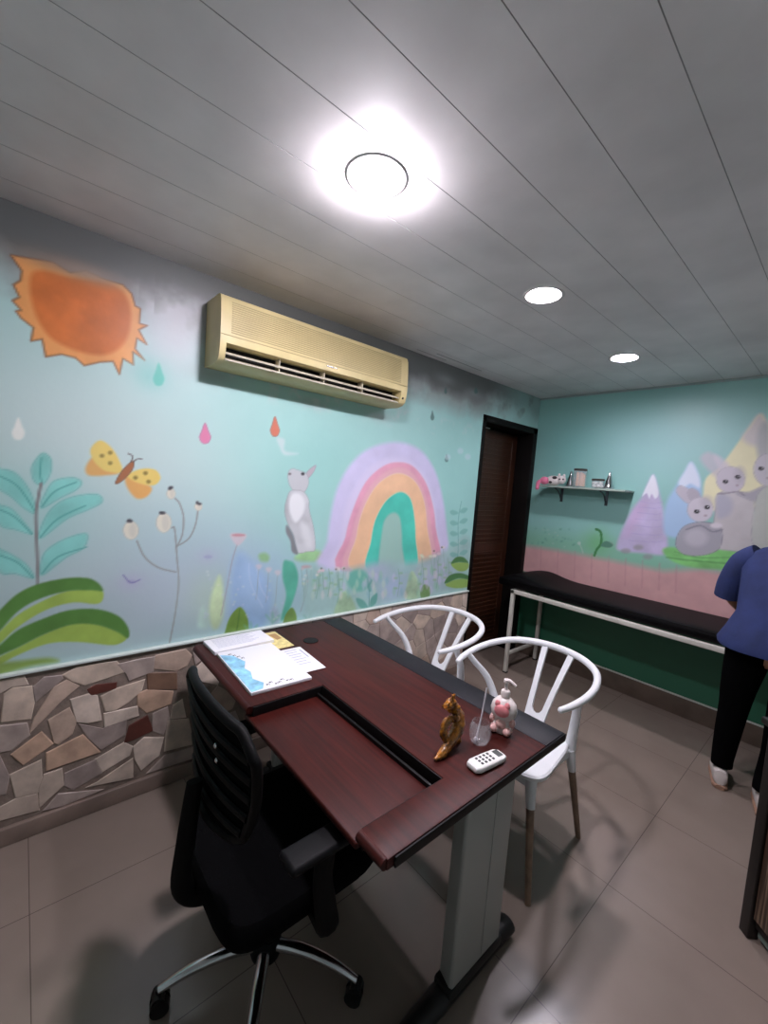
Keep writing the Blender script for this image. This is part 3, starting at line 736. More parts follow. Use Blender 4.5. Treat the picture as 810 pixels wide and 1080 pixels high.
# ------------------------------------------------------------------ air conditioner
cream = mat('aged_cream_plastic', (206, 192, 142), .38, var=.06, vscale=5, spec=.4)
creamd = mat('cream_grille', (184, 170, 124), .5)
black = mat('black_slot', (14, 13, 12), .6); offw = mat('vane_white', (206, 200, 180), .4); silver = mat('silver_badge', (210, 210, 214), .25, .9)
ac = empty('air_conditioner', (0, .65, 2.05), 0, 'yellowed cream split air conditioner mounted high on the mural wall', 'air conditioner')
W = 1.15
prof = [(.002, 0.0), (.13, -.004), (.172, .006), (.192, .022), (.2, .05), (.205, .10), (.2, .20), (.192, .27), (.182, .292), (.165, .3), (.002, .302)]
mb = MB()
# body as end cheeks + front shell with a slot
mb.prism([(x, z) for x, z in prof], .002, .03, 'y'); mb.prism([(x, z) for x, z in prof], W - .05, W - .002, 'y')
# shell: everything except the outlet slot (z .015-.085)
mb.prism([(.002, -.0), (.13, -.004), (.172, .006), (.186, .014), (.15, .02), (.002, .02)], .03, W - .05, 'y')
mb.prism([(.002, .085), (.2045, .085), (.205, .10), (.2, .20), (.192, .27), (.182, .292), (.165, .3), (.002, .302)], .03, W - .05, 'y')
mb.build('housing', cream, ac)
mb = MB(); mb.box((.05, .03, .02), (.12, W - .05, .085)); mb.build('outlet_cavity', black, ac)
for z, x in ((.050, .180), (.024, .176)):
    MB().box((x - .035, .034, z - .004), (x + .012, W - .054, z + .003), .0015, rot=Matrix.Rotation(.35, 3, 'Y')).build('outlet_vane', offw, ac)
for i in range(3): MB().box((.13, .30 + i * .26, .02), (.178, .304 + i * .26, .084)).build('air_deflector', offw, ac)
mb = MB()
for i in range(15):
    z = .135 + i * .0095
    xx = np.interp(z, [.10, .20, .27, .292], [.205, .2, .192, .182])
    mb.box((xx - .006, .05, z - .0022), (xx + .003, W - .06, z + .0022), .0008)
mb.build('intake_grille', creamd, ac)
mb = MB(); mb.box((.2035, .555, .104), (.2065, .60, .112), .001); mb.box((.2035, .605, .1055), (.206, .625, .1105), .001); mb.build('maker_badge', silver, ac)
mb = MB(); mb.tube([(.19, W - .03, .045), (.2015, W - .03, .045)], .007, spline=False); mb.build('indicator_light', black, ac)
mb = MB(); mb.box((.150, .004, .118), (.2065, W - .004, .122), .001); mb.build('panel_seam', creamd, ac)

# ------------------------------------------------------------------ desk
mah = bpy.data.materials.new('mahogany_laminate'); mah.use_nodes = True
N, L = nodes(mah); b = N['Principled BSDF']; b.inputs['Roughness'].default_value = .45; b.inputs['Specular IOR Level'].default_value = .2
tc = N.new('ShaderNodeTexCoord'); mp = N.new('ShaderNodeMapping'); mp.inputs['Scale'].default_value = (1.2, 22, 22); ns = N.new('ShaderNodeTexNoise'); ns.inputs['Scale'].default_value = 2.5; ns.inputs['Detail'].default_value = 8
L.new(tc.outputs['Object'], mp.inputs['Vector']); L.new(mp.outputs['Vector'], ns.inputs['Vector'])
rp = N.new('ShaderNodeValToRGB'); rp.color_ramp.elements[0].color = lin((48, 14, 11)); rp.color_ramp.elements[1].color = lin((68, 22, 17)); rp.color_ramp.elements[0].position = .35; rp.color_ramp.elements[1].position = .65
L.new(ns.outputs['Fac'], rp.inputs['Fac']); L.new(rp.outputs['Color'], b.inputs['Base Color'])
dband = mat('black_desk_band', (26, 26, 31), .5, spec=.25); dedge = mat('black_edge_strip', (12, 10, 11), .5, spec=.25)
greyp = mat('grey_powder_coat', (160, 160, 156), .45, bump=.05, bscale=200)
X0, X1, DY_0, DY_1, TZ = .165, 1.53, .615, 1.44, .75
desk = empty('desk', ((X0 + X1) / 2, (DY_0 + DY_1) / 2, 0), 0, 'mahogany office desk with black edge band, sunken front tray and grey metal legs', 'desk')
ox, oy = (X0 + X1) / 2, (DY_0 + DY_1) / 2
def D(p): return (p[0] - ox, p[1] - oy)
RX0, RX1, RYT = .795, 1.43, .915       # notch for the tray
BY = 1.315
top = [D(p) for p in ((X0, DY_0), (RX0, DY_0), (RX0, RYT), (RX1, RYT), (RX1, DY_0), (X1, DY_0), (X1, BY), (X0, BY))]
mb = MB()
mb.prism(top, TZ - .028, TZ, 'z', bev=.003)
mb.build('desk_top', mah, desk)
mb = MB(); mb.prism([D(p) for p in ((X0, BY + .001), (X1, BY + .001), (X1, DY_1), (X0, DY_1))], TZ - .028, TZ, 'z', bev=.003); mb.build('back_band', dband, desk)
mb = MB()
mb.box(D((X1, DY_0 + .02)) + (TZ - .029,), D((X1 + .006, DY_1 + .006)) + (TZ - .002,), .002)
mb.box(D((X0 - .006, DY_0)) + (TZ - .029,), D((X0, DY_1 + .006)) + (TZ - .002,), .002)
mb.box(D((X0, DY_1)) + (TZ - .029,), D((X1, DY_1 + .006)) + (TZ - .002,), .002)
mb.build('edge_strip', dedge, desk)
mb = MB()     # dark channel around the tray
mb.box(D((RX0 - .002, RYT - .004)) + (TZ - .06,), D((RX1 + .002, RYT + .004)) + (TZ - .004,), .001)
mb.box(D((RX0 - .004, DY_0 + .01)) + (TZ - .06,), D((RX0 + .004, RYT)) + (TZ - .004,), .001)
mb.box(D((RX1 - .004, DY_0 + .01)) + (TZ - .06,), D((RX1 + .004, RYT)) + (TZ - .004,), .001)
mb.box(D((RX0 + .004, RYT - .028)) + (TZ - .045,), D((RX1 - .004, RYT - .018)) + (TZ - .026,), .002)
mb.build('tray_channel', dedge, desk)
mb = MB(); mb.box(D((RX0 - .035, DY_0 - .004)) + (TZ - .060,), D((RX1 - .006, RYT - .006)) + (TZ - .040,), .006); mb.build('keyboard_tray', mah, desk)
mb = MB(); mb.tube([D((X0 + .02, DY_0)) + (TZ - .014,), D((RX0 - .002, DY_0)) + (TZ - .014,)], .0145, spline=False, seg=16); mb.build('front_nosing', mah, desk)
mb = MB(); mb.tube([D((RX1 + .002, DY_0)) + (TZ - .014,), D((X1 - .004, DY_0)) + (TZ - .014,)], .0145, spline=False, seg=16); mb.build('front_nosing', mah, desk)
mb = MB(); mb.lathe([(.038, TZ - .001), (.038, TZ + .0015), (.033, TZ + .002), (.0, TZ + .002)], org=D((.385, 1.105)) + (0,)); mb.build('cable_grommet', dedge, desk)
for lx in (1.42, .24):
    mb = MB()
    mb.prism([D(p) for p in ((lx, 1.0), (lx + .05, .985), (lx + .058, .99), (lx + .058, 1.235), (lx + .05, 1.24), (lx, 1.225))], .05, TZ - .03, 'z', bev=.004)
    mb.box(D((lx + .058, 1.13)) + (.08,), D((lx + .0605, 1.225)) + (TZ - .05,), .001)
    # flared head under the top
    mb.box(D((lx + .005, .78)) + (TZ - .065,), D((lx + .053, 1.36)) + (TZ - .029,), .004)
    leg = mb.build('leg', greyp, desk)
    mb = MB()
    mb.tube([D((lx + .03, .74)) + (.028,), D((lx + .03, .95)) + (.036,), D((lx + .03, 1.25)) + (.036,), D((lx + .03, 1.335)) + (.028,)], [.026, .036, .036, .034], seg=16, up=(0, 0, 1), flat=.75)
    mb.prism([D((lx - .004, .975)), D((lx + .064, .975)), D((lx + .064, 1.25)), D((lx - .004, 1.25))], .03, .075, 'z', bev=.01)
    mb.build('foot', mat('black_plastic_foot', (20, 20, 20), .45), leg)
mb = MB(); mb.box(D((.30, 1.225)) + (.33,), D((1.42, 1.243)) + (TZ - .03,), .002); mb.build('modesty_panel', mah, desk)

# ------------------------------------------------------------------ papers on the desk
paper = mat('white_paper', (232, 232, 236), .6); blueink = mat('blue_watercolour_print', (140, 196, 226), .6, var=.15, vscale=30); ink = mat('black_print', (60, 62, 70), .6); grayink = mat('grey_print', (170, 176, 196), .6); yel = mat('yellow_patterned_paper', (222, 206, 140), .6, var=.12, vscale=40); pages = mat('pad_page_edges', (200, 200, 206), .7)
T = TZ + .0005
def pad(name, x0, x1, y0, y1, z0, h, rot, label, cat, m=None):
    cx, cy = (x0 + x1) / 2, (y0 + y1) / 2
    t = empty(name, (cx, cy, z0), rot, label, cat)
    a, b_ = (x1 - x0) / 2, (y1 - y0) / 2
    MB().box((-a, -b_, 0), (a, b_, h), .0008).build('sheet_block' if h > .003 else 'sheet', m or paper, t)
    return t, a, b_
t, a, b_ = pad('notepad', .335, .735, .652, .905, T, .012, -.035, 'white notepad with blue watercolour and paw prints along its edge', 'notepad')
t['group'] = 'papers on the desk'
mb = MB(); mb.mi = 0
edge_pts = [(-a + .03, -b_ + .004), (a - .005, -b_ + .004), (a - .01, -b_ + .05), (a - .05, -b_ + .07), (a - .10, -b_ + .045), (a - .16, -b_ + .06), (a - .20, -b_ + .05), (a - .26, -b_ + .075), (-a + .06, -b_ + .05)]
mb.prism(edge_pts, .0121, .0126); mb.build('blue_picture', blueink, t)
for i in range(11):
    mb = MB()
    for px, py in (((a - .03 - .012 * math.sin(i * 2)), -b_ + .075 + i * .016),) if i < 7 else (((-a + .04 + .02 * (i - 7)), -b_ + .04 + .012 * (i - 7)),):
        mb.lathe([(.0045, .0121), (.0045, .0126)], org=(px, py, 0), seg=10)
        for k in range(3): mb.lathe([(.0017, .0121), (.0017, .0126)], org=(px - .006 + .006 * k, py + .008, 0), seg=6)
    mb.build('paw_print', ink, t)
t, a, b_ = pad('notepad', .175, .325, .650, .935, T, .016, .02, 'thick white prescription pad with faint printed text beside the wall', 'notepad')
mb = MB()
for i in range(9): mb.box((-a + .015 + i * .012, -b_ + .03, .0161), (-a + .017 + i * .012, b_ - .05 - .02 * (i % 3), .0165))
mb.build('printed_text', grayink, t)
t, a, b_ = pad('paper_sheet', .19, .40, .86, 1.005, T, .0012, .0, 'yellow patterned sheet poking out behind the white pads', 'paper', yel)
mb = MB(); mb.prism([(-a + .03, b_ - .05), (a - .1, b_ - .04), (a - .11, b_ - .01), (-a + .03, b_ - .012)], .0013, .0016); mb.build('brown_print', mat('brown_print', (178, 140, 90), .6), t)
t, a, b_ = pad('paper_sheet', .425, .675, .80, 1.012, T + .0014, .0012, -.05, 'white appointment card with small grey text, beyond the paw print pad', 'paper')
mb = MB()
for i in range(7): mb.box((-a + .02 + i * .025, b_ - .09, .0013), (-a + .024 + i * .025, b_ - .03 - .01 * (i % 2), .0016))
mb.box((-a + .03, b_ - .02, .0013), (-a + .12, b_ - .014, .0016)); mb.build('printed_text', grayink, t)

# ------------------------------------------------------------------ remote control
rem = empty('remote_control', (1.468, 1.070, TZ), -.12, 'white remote control with dark buttons at the right corner of the desk', 'remote control')
mb = MB()
rings = []
for sy, w, z0, z1 in ((-.068, .014, .006, .012), (-.065, .020, .002, .018), (-.05, .0265, .0005, .021), (0, .0265, .0005, .021), (.05, .025, .0005, .020), (.065, .019, .002, .017), (.068, .012, .006, .012)):
    r = []
    for k in range(20):
        tt = 2 * PI * k / 20; cx_, cz_ = math.cos(tt), math.sin(tt)
        e = .5
        r.append((w * abs(cx_)**e * (1 if cx_ >= 0 else -1), sy, (z0 + z1) / 2 + (z1 - z0) / 2 * abs(cz_)**e * (1 if cz_ >= 0 else -1)))
    rings.append(r)
mb.loft(rings); mb.build('remote_body', mat('white_plastic', (226, 226, 222), .35), rem)
mb = MB(); mb.box((-.014, .035, .0195), (.014, .056, .0212), .0005); mb.build('remote_display', mat('lcd_grey', (84, 90, 88), .25), rem)
bmt = mat('dark_buttons', (54, 56, 58), .5)
for i in range(4):
    for j in range(3):
        MB().box((-.016 + j * .012, -.038 + i * .016, .0198), (-.008 + j * .012, -.030 + i * .016, .0222), .001).build('button', bmt, rem)

# ------------------------------------------------------------------ golden figurine
amber = mat('glazed_amber_ceramic', (104, 66, 18), .28, .1, bump=1.0, bscale=90, var=.98, vscale=48, coat=.5)
fx = 1.35
def F(p, dx=0): q = on(p, 0, fx + dx); return (float(q[0]) - fx, float(q[1]) - 1.03, float(q[2]) - TZ)
fig = empty('figurine', (fx, 1.03, TZ), 0, 'glossy amber and brown ceramic figurine with an upswept tail on the desk', 'figurine')
mb = MB()
mb.tube([(.02, -.085, .008), (.018, -.05, .012), (.012, -.01, .03), (.006, .03, .055), (0, .04, .09), (-.003, .02, .12), (-.002, -.002, .148)], [.004, .011, .017, .021, .019, .015, .010], seg=14)
mb.ball((0, -.006, .150), (.016, .022, .016), 14)
mb.tube([(0, -.015, .155), (0, -.032, .150), (0, -.040, .145)], [.009, .008, .006], seg=10)
mb.tube([(0, .0, .158), (0, .006, .178)], [.006, .002], seg=8, spline=False); mb.tube([(.004, -.012, .16), (.006, -.010, .180)], [.006, .002], seg=8, spline=False)
mb.tube([(.0, .0, .10), (-.002, -.022, .085), (.0, -.03, .055), (.004, -.02, .035), (.01, -.012, .004)], [.010, .012, .012, .010, .009], seg=12)
mb.tube([(.006, .03, .05), (.0, .045, .02), (.002, .048, .004)], [.013, .010, .011], seg=12)
for k in range(7):
    y_ = .042 - .004 * k + .01 * math.sin(k); z_ = .03 + k * .018
    mb.ball((.012 * (-1)**k, y_ * .7, z_), (.010, .012, .011), 10)
for v_ in mb.bm.verts: v_.co += Vector((random.uniform(-1, 1), random.uniform(-1, 1), random.uniform(-1, 1))) * .0024
for v_ in mb.bm.verts: v_.co.z = max(v_.co.z, .0)
mb.build('figurine_body', amber, fig, angle=60)

# ------------------------------------------------------------------ clear goblet-like cup with a stirring rod
def thin(name, a_):
    m = mat(name, (236, 240, 244), .05); m.node_tree.nodes['Principled BSDF'].inputs['Alpha'].default_value = a_; return m
glass = thin('clear_plastic', .10)
cup = empty('clear_cup', (1.392, 1.135, TZ), 0, 'small rounded clear plastic cup between the figurine and the pump bottle', 'cup')
mb = MB()
po = [(.014, .001), (.026, .006), (.034, .022), (.036, .042), (.032, .062), (.027, .074)]; pi_ = [(.0255, .074), (.0305, .062), (.0345, .042), (.0325, .022), (.025, .0085), (.010, .004)]
mb.lathe(po + pi_, seg=28); mb.build('cup_body', glass, cup)
rod = MB(); rod.tube([(-.006, -.012, .006), (-.008, .012, .08), (-.014, .036, .172)], [.003, .0026, .0026], seg=10, spline=False)
rod.ball((-.005, -.012, .012), (.008, .008, .012), 12)
ro = rod.build('stirring_rod', mat('grey_clear_rod', (196, 190, 196), .2), None); ro.location = (1.392, 1.135, TZ)
tag(ro, 'thin pale rod leaning out of the clear cup', 'rod')

# ------------------------------------------------------------------ pink and white pump bottle (a little animal-shaped bottle)
pb = empty('pump_bottle', (1.395, 1.262, TZ), .30, 'pink and white soap pump bottle shaped like a little animal', 'bottle')
pkw = mat('bottle_white', (228, 216, 212), .35); pk = mat('bottle_pink', (222, 136, 140), .35, var=.1, vscale=30); pks = mat('bottle_pale_pink', (226, 180, 174), .35)
mb = MB()
mb.lathe([(.0, .0), (.030, .001), (.036, .010), (.037, .028), (.031, .042), (.030, .048), (.041, .062), (.045, .080), (.040, .100), (.026, .116), (.014, .122), (.013, .130)], seg=28, sx=1, sy=.86); mb.build('bottle_body', pkw, pb)
mb = MB(); mb.ball((0, -.030, .084), (.026, .012, .022), 18); mb.ball((-.016, -.026, .104), (.010, .008, .012), 12); mb.ball((.016, -.026, .104), (.010, .008, .012), 12); mb.build('pink_face', pk, pb)
mb = MB(); mb.ball((-.022, -.024, .016), (.014, .016, .015), 14); mb.ball((.022, -.024, .016), (.014, .016, .015), 14); mb.ball((-.034, -.008, .042), (.010, .014, .014), 12); mb.ball((.034, -.008, .042), (.010, .014, .014), 12); mb.ball((0, -.026, .036), (.018, .010, .018), 14); mb.build('paw', pks, pb)
mb = MB(); mb.lathe([(.015, .126), (.0155, .142), (.013, .146), (.006, .148), (.005, .172), (.010, .174), (.010, .184), (.0, .186)], seg=20); mb.tube([(0, 0, .180), (.012, -.002, .182), (.034, -.004, .172)], [.007, .006, .004], seg=10); mb.build('pump', pkw, pb)

# ------------------------------------------------------------------ office chair
bf = mat('black_fabric', (5, 5, 6), .95, bump=.5, bscale=300, spec=.08); bp_ = mat('black_plastic', (5, 5, 6), .6, spec=.18); chrome = mat('chrome', (205, 205, 208), .18, 1.0); dgrey = mat('armrest_pad', (8, 8, 10), .6, spec=.2)
oc = empty('office_chair', (1.04, .60, 0), 0, 'black office chair with mesh back and chrome star base, facing the desk', 'chair')
mb = MB()
rings = []
for z, k in ((.395, .86), (.405, .96), (.43, 1.0), (.46, 1.0), (.478, .955), (.486, .82)):
    r = []
    for q in range(36):
        tt = 2 * PI * q / 36; ex = .32
        cx_, sy_ = math.cos(tt), math.sin(tt)
        r.append((.245 * k * abs(cx_)**ex * (1 if cx_ >= 0 else -1), .02 + .25 * k * abs(sy_)**ex * (1 if sy_ >= 0 else -1), z - (.012 if sy_ > .9 else 0)))
    rings.append(r)
mb.loft(rings); mb.build('seat', bf, oc)
mb = MB(); mb.box((-.13, -.14, .355), (.13, .16, .398), .02); mb.tube([(.06, .02, .37), (.22, .04, .365), (.27, .045, .362)], [.008, .008, .014], seg=10)
mb.build('tilt_mechanism', bp_, oc)
# backrest: curved shell, broad at the top, tapering to the spine
def bk(u, v):       # u -1..1 across, v 0..1 up
    hw = np.interp(v, [0, .12, .4, .75, .92, 1], [.12, .18, .225, .245, .235, .19])
    x = u * hw; z = .635 + v * .345 - .02 * (u**2) * (v > .8)
    y = -.205 + .030 * u**2 + .015 * math.sin(v * PI) - .020 * v
    return Vector((x, y, z))
def shell(mb, u0, u1, v0, v1, th, nu=14, nv=14, off=0):
    n0 = len(mb.bm.faces); G = []
    for s_ in (0, 1):
        G.append([[mb.bm.verts.new(bk(u0 + (u1 - u0) * i / nu, v0 + (v1 - v0) * j / nv) + Vector((0, off - s_ * th, 0))) for j in range(nv + 1)] for i in range(nu + 1)])
    for i in range(nu):
        for j in range(nv):
            for s_ in (0, 1): mb.bm.faces.new([G[s_][i][j], G[s_][i+1][j], G[s_][i+1][j+1], G[s_][i][j+1]])
    for i in range(nu):
        for j in (0, nv): mb.bm.faces.new([G[0][i][j], G[0][i+1][j], G[1][i+1][j], G[1][i][j]])
    for j in range(nv):
        for i in (0, nu): mb.bm.faces.new([G[0][i][j], G[0][i][j+1], G[1][i][j+1], G[1][i][j]])
    mb._mark(n0)
mb = MB(); shell(mb, -.96, .96, .02, .98, .012, off=.004); br_ = mb.build('backrest', mat('black_mesh', (6, 6, 7), .95, bump=.8, bscale=400, spec=.08), oc)
mb = MB()
rim = [bk(-1, v) for v in np.linspace(0, 1, 10)] + [bk(u, 1) for u in np.linspace(-.8, .8, 7)] + [bk(1, v) for v in np.linspace(1, 0, 10)] + [bk(u, 0) for u in np.linspace(.6, -.6, 4)]
rim.append(rim[0]); mb.tube([r + Vector((0, -.006, 0)) for r in rim], .013, seg=10, n=3); mb.build('back_frame', bp_, br_)
for v in (.16, .32, .48, .64, .80):
    mb = MB(); mb.tube([bk(u, v) + Vector((0, -.014, 0)) for u in np.linspace(-.97, .97, 7)], .008, seg=8, n=3, flat=1.3); mb.build('back_rib', bp_, br_)
for v in (.62, .74):
    p = bk(.42, v); MB().ball((p.x, p.y - .027, p.z), (.007, .004, .007), 10).build('screw', chrome, br_)
mb = MB(); mb.tube([(0, -.05, .375), (0, -.20, .385), (0, -.262, .45), (0, -.258, .58), (0, -.242, .74)], [.026, .028, .028, .026, .022], seg=12, flat=.6, up=(1, 0, 0)); mb.build('back_support', bp_, oc)
for sx in (-1, 1):
    mb = MB(); mb.tube([(sx * .19, .03, .385), (sx * .285, .02, .40), (sx * .295, .0, .48), (sx * .29, -.01, .56), (sx * .285, 0, .64)], [.016, .02, .02, .018, .018], seg=10, flat=1.6, up=(0, 1, 0)); ar = mb.build('armrest', bp_, oc)
    mb = MB(); mb.box((sx * .285 - .038, -.12, .638), (sx * .285 + .038, .12, .664), .012); mb.build('arm_pad', dgrey, ar)
mb = MB(); mb.lathe([(.030, .06), (.034, .07), (.034, .20), (.030, .21), (.030, .22), (.019, .225), (.019, .36), (0, .36)], seg=24); mb.build('gas_column', bp_, oc)
mb = MB(); mb.lathe([(.0, .062), (.045, .062), (.05, .08), (.045, .115), (.036, .125), (.0, .125)], seg=28); hub = mb.build('base_hub', bp_, oc)
casm = mat('caster_black', (16, 16, 17), .4)
for k in range(5):
    a_ = math.radians(-107 + 72 * k); c_, s__ = math.cos(a_), math.sin(a_)
    mb = MB(); mb.tube([(c_ * .03, s__ * .03, .098), (c_ * .12, s__ * .12, .108), (c_ * .22, s__ * .22, .096), (c_ * .30, s__ * .30, .068)], [.020, .019, .016, .012], seg=12, up=(0, 0, 1), flat=.8)
    lg = mb.build('base_leg', chrome, oc)
    mb = MB(); w_ = Vector((-s__, c_, 0)); q = Vector((c_ * .30, s__ * .30, 0))
    mb.tube([q + Vector((0, 0, .05)), q + Vector((0, 0, .072))], .009, seg=8, spline=False)
    for sd in (-1, 1): mb.tube([q + w_ * sd * .004 + Vector((c_ * -.004, s__ * -.004, .0275)), q + w_ * sd * .024 + Vector((c_ * -.004, s__ * -.004, .0275))], [.027, .025], seg=20, spline=False)
    mb.tube([q - w_ * .02 + Vector((0, 0, .044)), q + w_ * .02 + Vector((0, 0, .044))], .018, seg=12, spline=False)
    mb.build('caster', casm, lg)

# ------------------------------------------------------------------ white wishbone chairs
wpl = mat('white_chair_plastic', (222, 224, 226), .35); legw = mat('taupe_wood_leg', (126, 104, 86), .5, var=.12, vscale=30)
def wish(loc, rz, label):
    t = empty('dining_chair', loc, rz, label, 'chair', 'white wishbone chairs behind the desk')
    mb = MB(); rings = []
    for z, k in ((.425, .95), (.432, 1.0), (.446, 1.0), (.452, .97), (.448, .86), (.444, .5)):
        r = []
        for q in range(40):
            tt = 2 * PI * q / 40; cx_, sy_ = math.cos(tt), math.sin(tt); ex = .42
            y_ = .215 * k * abs(sy_)**ex * (1 if sy_ >= 0 else -1); w_ = .235 + .03 * (y_ / .215)
            r.append((w_ * k * abs(cx_)**ex * (1 if cx_ >= 0 else -1), y_, z))
        rings.append(r)
    mb.loft(rings)
    mb.box((-.20, -.19, .395), (.20, -.17, .43), .005); mb.box((-.215, .17, .395), (.215, .19, .43), .005)
    mb.box((-.215, -.18, .395), (-.195, .18, .43), .005); mb.box((.195, -.18, .395), (.215, .18, .43), .005)
    mb.build('seat', wpl, t)
    mb = MB()
    hp = [(-.262, .10, .722), (-.280, .03, .728), (-.290, -.08, .738), (-.275, -.20, .750), (-.225, -.31, .762), (-.13, -.385, .770), (0, -.41, .774), (.13, -.385, .770), (.225, -.31, .762), (.275, -.20, .750), (.290, -.08, .738), (.280, .03, .728), (.262, .10, .722)]
    mb.tube(hp, [.012, .0145, .0155, .016, .0165, .017, .017, .017, .0165, .016, .0155, .0145, .012], seg=14, n=6)
    mb.ball(hp[0], .0125, 12); mb.ball(hp[-1], .0125, 12)
    mb.build('backrest_hoop', wpl, t)
    for sx in (-1, 1):
        mb = MB(); mb.tube([(sx * .205, -.175, .43), (sx * .212, -.165, .50), (sx * .235, -.12, .60), (sx * .268, -.04, .69), (sx * .284, -.01, .729)], [.020, .018, .016, .014, .012], seg=12, n=6, flat=1.25, up=(1, 0, 0)); mb.build('back_post', wpl, t)
    mb = MB()
    P0 = Vector((0, -.20, .43)); 
    def sp(x, tt): return Vector((x, -.205 - .20 * tt**1.15, .43 + .345 * tt))
    # Y splat: solid foot, U-shaped fork, two arms
    TT = [0, .06, .11, .14, .16, .20, .28, .45, .7, 1.0]
    XO = lambda t_: np.interp(t_, [0, .2, .5, 1], [.050, .055, .064, .088]); XI = lambda t_: 0 if t_ <= .14 else np.interp(t_, [.14, .16, .20, 1], [0, .018, .027, .056])
    for sx in (-1, 1):
        mb.loft([[sp(sx * XO(t_), t_) + Vector((0, .006, .003)), sp(sx * XI(t_), t_) + Vector((0, .006, .003)), sp(sx * XI(t_), t_) - Vector((0, .006, .003)), sp(sx * XO(t_), t_) - Vector((0, .006, .003))] for t_ in TT])
    mb.build('back_splat', wpl, t)
    for sx in (-1, 1):
        for sy, fx_, fy_ in ((1, .285, .250), (-1, .262, -.235)):
            topp = Vector((sx * .205, sy * .17, .425)); bot = Vector((sx * fx_, fy_, 0))
            k = topp.lerp(bot, .24)
            mb = MB(); mb.tube([topp, k], [.024, .0175], seg=14, spline=False); sk = mb.build('leg_socket', wpl, t)
            mb = MB(); mb.tube([topp.lerp(bot, .22), bot], [.0165, .0115], seg=14, spline=False); mb.build('leg', legw, t)
    return t
c1 = wish((1.165, 1.735, 0), PI, 'white wishbone chair at the right end of the desk, nearer the camera')
c2 = copy_tree(c1); c2.location = (.52, 1.735, 0); c2['label'] = 'white wishbone chair near the door, by the stone dado'

# ------------------------------------------------------------------ examination couch
vin = mat('black_vinyl', (7, 6, 8), .5, bump=.2, bscale=9, spec=.12); frm = mat('white_frame_paint', (204, 202, 192), .45, var=.05)
co = empty('exam_couch', (1.2, 3.46, 0), 0, 'black vinyl examination couch on a white square tube frame along the wall', 'examination couch')
cx0, cx1, cy0, cy1 = .24 - 1.2, 2.2 - 1.2, 3.20 - 3.46, 3.70 - 3.46
mb = MB(); n_ = 44; rings = []
for i in range(n_ + 1):
    x = -1.12 + (1.04 + 1.12) * i / n_; X_ = x + 1.2
    top_ = .822 + .045 * math.exp(-((X_ - .28) / .16)**2) - .03 * math.exp(-((X_ - .0) / .10)**2)
    e = min(1, min(i, n_ - i) / 1.0 * .5 + .5)
    r = []
    for q in range(24):
        tt = 2 * PI * q / 24; c_, s__ = math.cos(tt), math.sin(tt); ex = .3
        ym = 0.002; yh = .268; zm = (.742 + top_) / 2; zh = (top_ - .742) / 2
        k = .93 if i in (0, n_) else 1
        r.append((x, ym + yh * k * abs(c_)**ex * (1 if c_ >= 0 else -1), zm + zh * k * abs(s__)**ex * (1 if s__ >= 0 else -1)))
    rings.append(r)
mb.loft(rings); mt = mb.build('mattress', vin, co, angle=50)
mb = MB(); mb.tube([(-1.10, -.268, .812), (-.6, -.27, .812), (1.0, -.27, .812)], .004, seg=8, spline=False); mb.build('piping', vin, mt)
def sq(mb, a, b, w=.034):
    a, b = Vector(a), Vector(b); lo = Vector([min(a[i], b[i]) - w / 2 for i in range(3)]); hi = Vector([max(a[i], b[i]) + w / 2 for i in range(3)]); mb.box(lo, hi, .004)
mb = MB(); sq(mb, (cx0, cy0, .722), (cx1, cy0, .722)); sq(mb, (cx0, cy1, .722), (cx1, cy1, .722)); sq(mb, (cx0, cy0, .722), (cx0, cy1, .722)); sq(mb, (cx1, cy0, .722), (cx1, cy1, .722)); mb.build('top_rail', frm, co)
for x in (cx0, cx1):
    for y in (cy0, cy1):
        mb = MB(); mb.box((x - .015, y - .015, .006), (x + .015, y + .015, .71), .003); lg = mb.build('leg', frm, co)
        MB().box((x - .017, y - .017, 0), (x + .017, y + .017, .012), .003).build('foot_cap', bp_, lg)
for x in (cx0, cx1):
    mb = MB(); sq(mb, (x, cy0, .17), (x, cy1, .17), .026); mb.build('end_stretcher', frm, co)

# ------------------------------------------------------------------ shelf and what stands on it
sz = 1.655
sh = empty('wall_shelf', (.53, RYB, sz), 0, 'grey shelf on two metal brackets, on the mural wall over the couch', 'shelf')
MB().box((-.35, -.20, -.016), (.375, -.001, 0), .002).build('shelf_board', mat('grey_green_shelf', (150, 166, 156), .35), sh)
brm = mat('bracket_metal', (96, 100, 104), .35, .8)
for bx in (-.22, .17):
    mb = MB(); mb.box((bx - .012, -.006, -.14), (bx + .012, -.001, -.016), .001); mb.box((bx - .012, -.16, -.020), (bx + .012, -.001, -.016), .001)
    mb.tube([(bx, -.145, -.022), (bx, -.07, -.05), (bx, -.008, -.125)], .006, seg=8); mb.build('bracket', brm, sh)
def cone(x, y, label):
    t = empty('metal_cone', (x, y, sz), 0, label, 'metal cone', 'metal cones on the shelf')
    MB().lathe([(.0, 0), (.040, 0), (.041, .008), (.036, .014), (.027, .05), (.016, .10), (.008, .135), (.004, .140), (.0, .141)], seg=24).build('cone_body', mat('polished_steel', (190, 192, 196), .15, 1.0), t)
    return t
cone(.395, 3.700, 'shiny steel cone behind the pink plush toy on the shelf'); cone(.742, 3.64, 'shiny steel cone at the right end of the shelf')
clr = thin('jar_glass', .16); lidm = mat('dark_lid', (66, 62, 58), .4, .3)
j = empty('glass_jar', (.50, 3.64, sz), 0, 'tall glass jar of wooden tongue depressors with dark lid', 'jar')
MB().lathe([(.0, .001), (.050, .001), (.054, .008), (.054, .135), (.048, .142), (.046, .142), (.051, .134), (.051, .010), (.0, .006)], seg=32).build('jar_glass', clr, j)
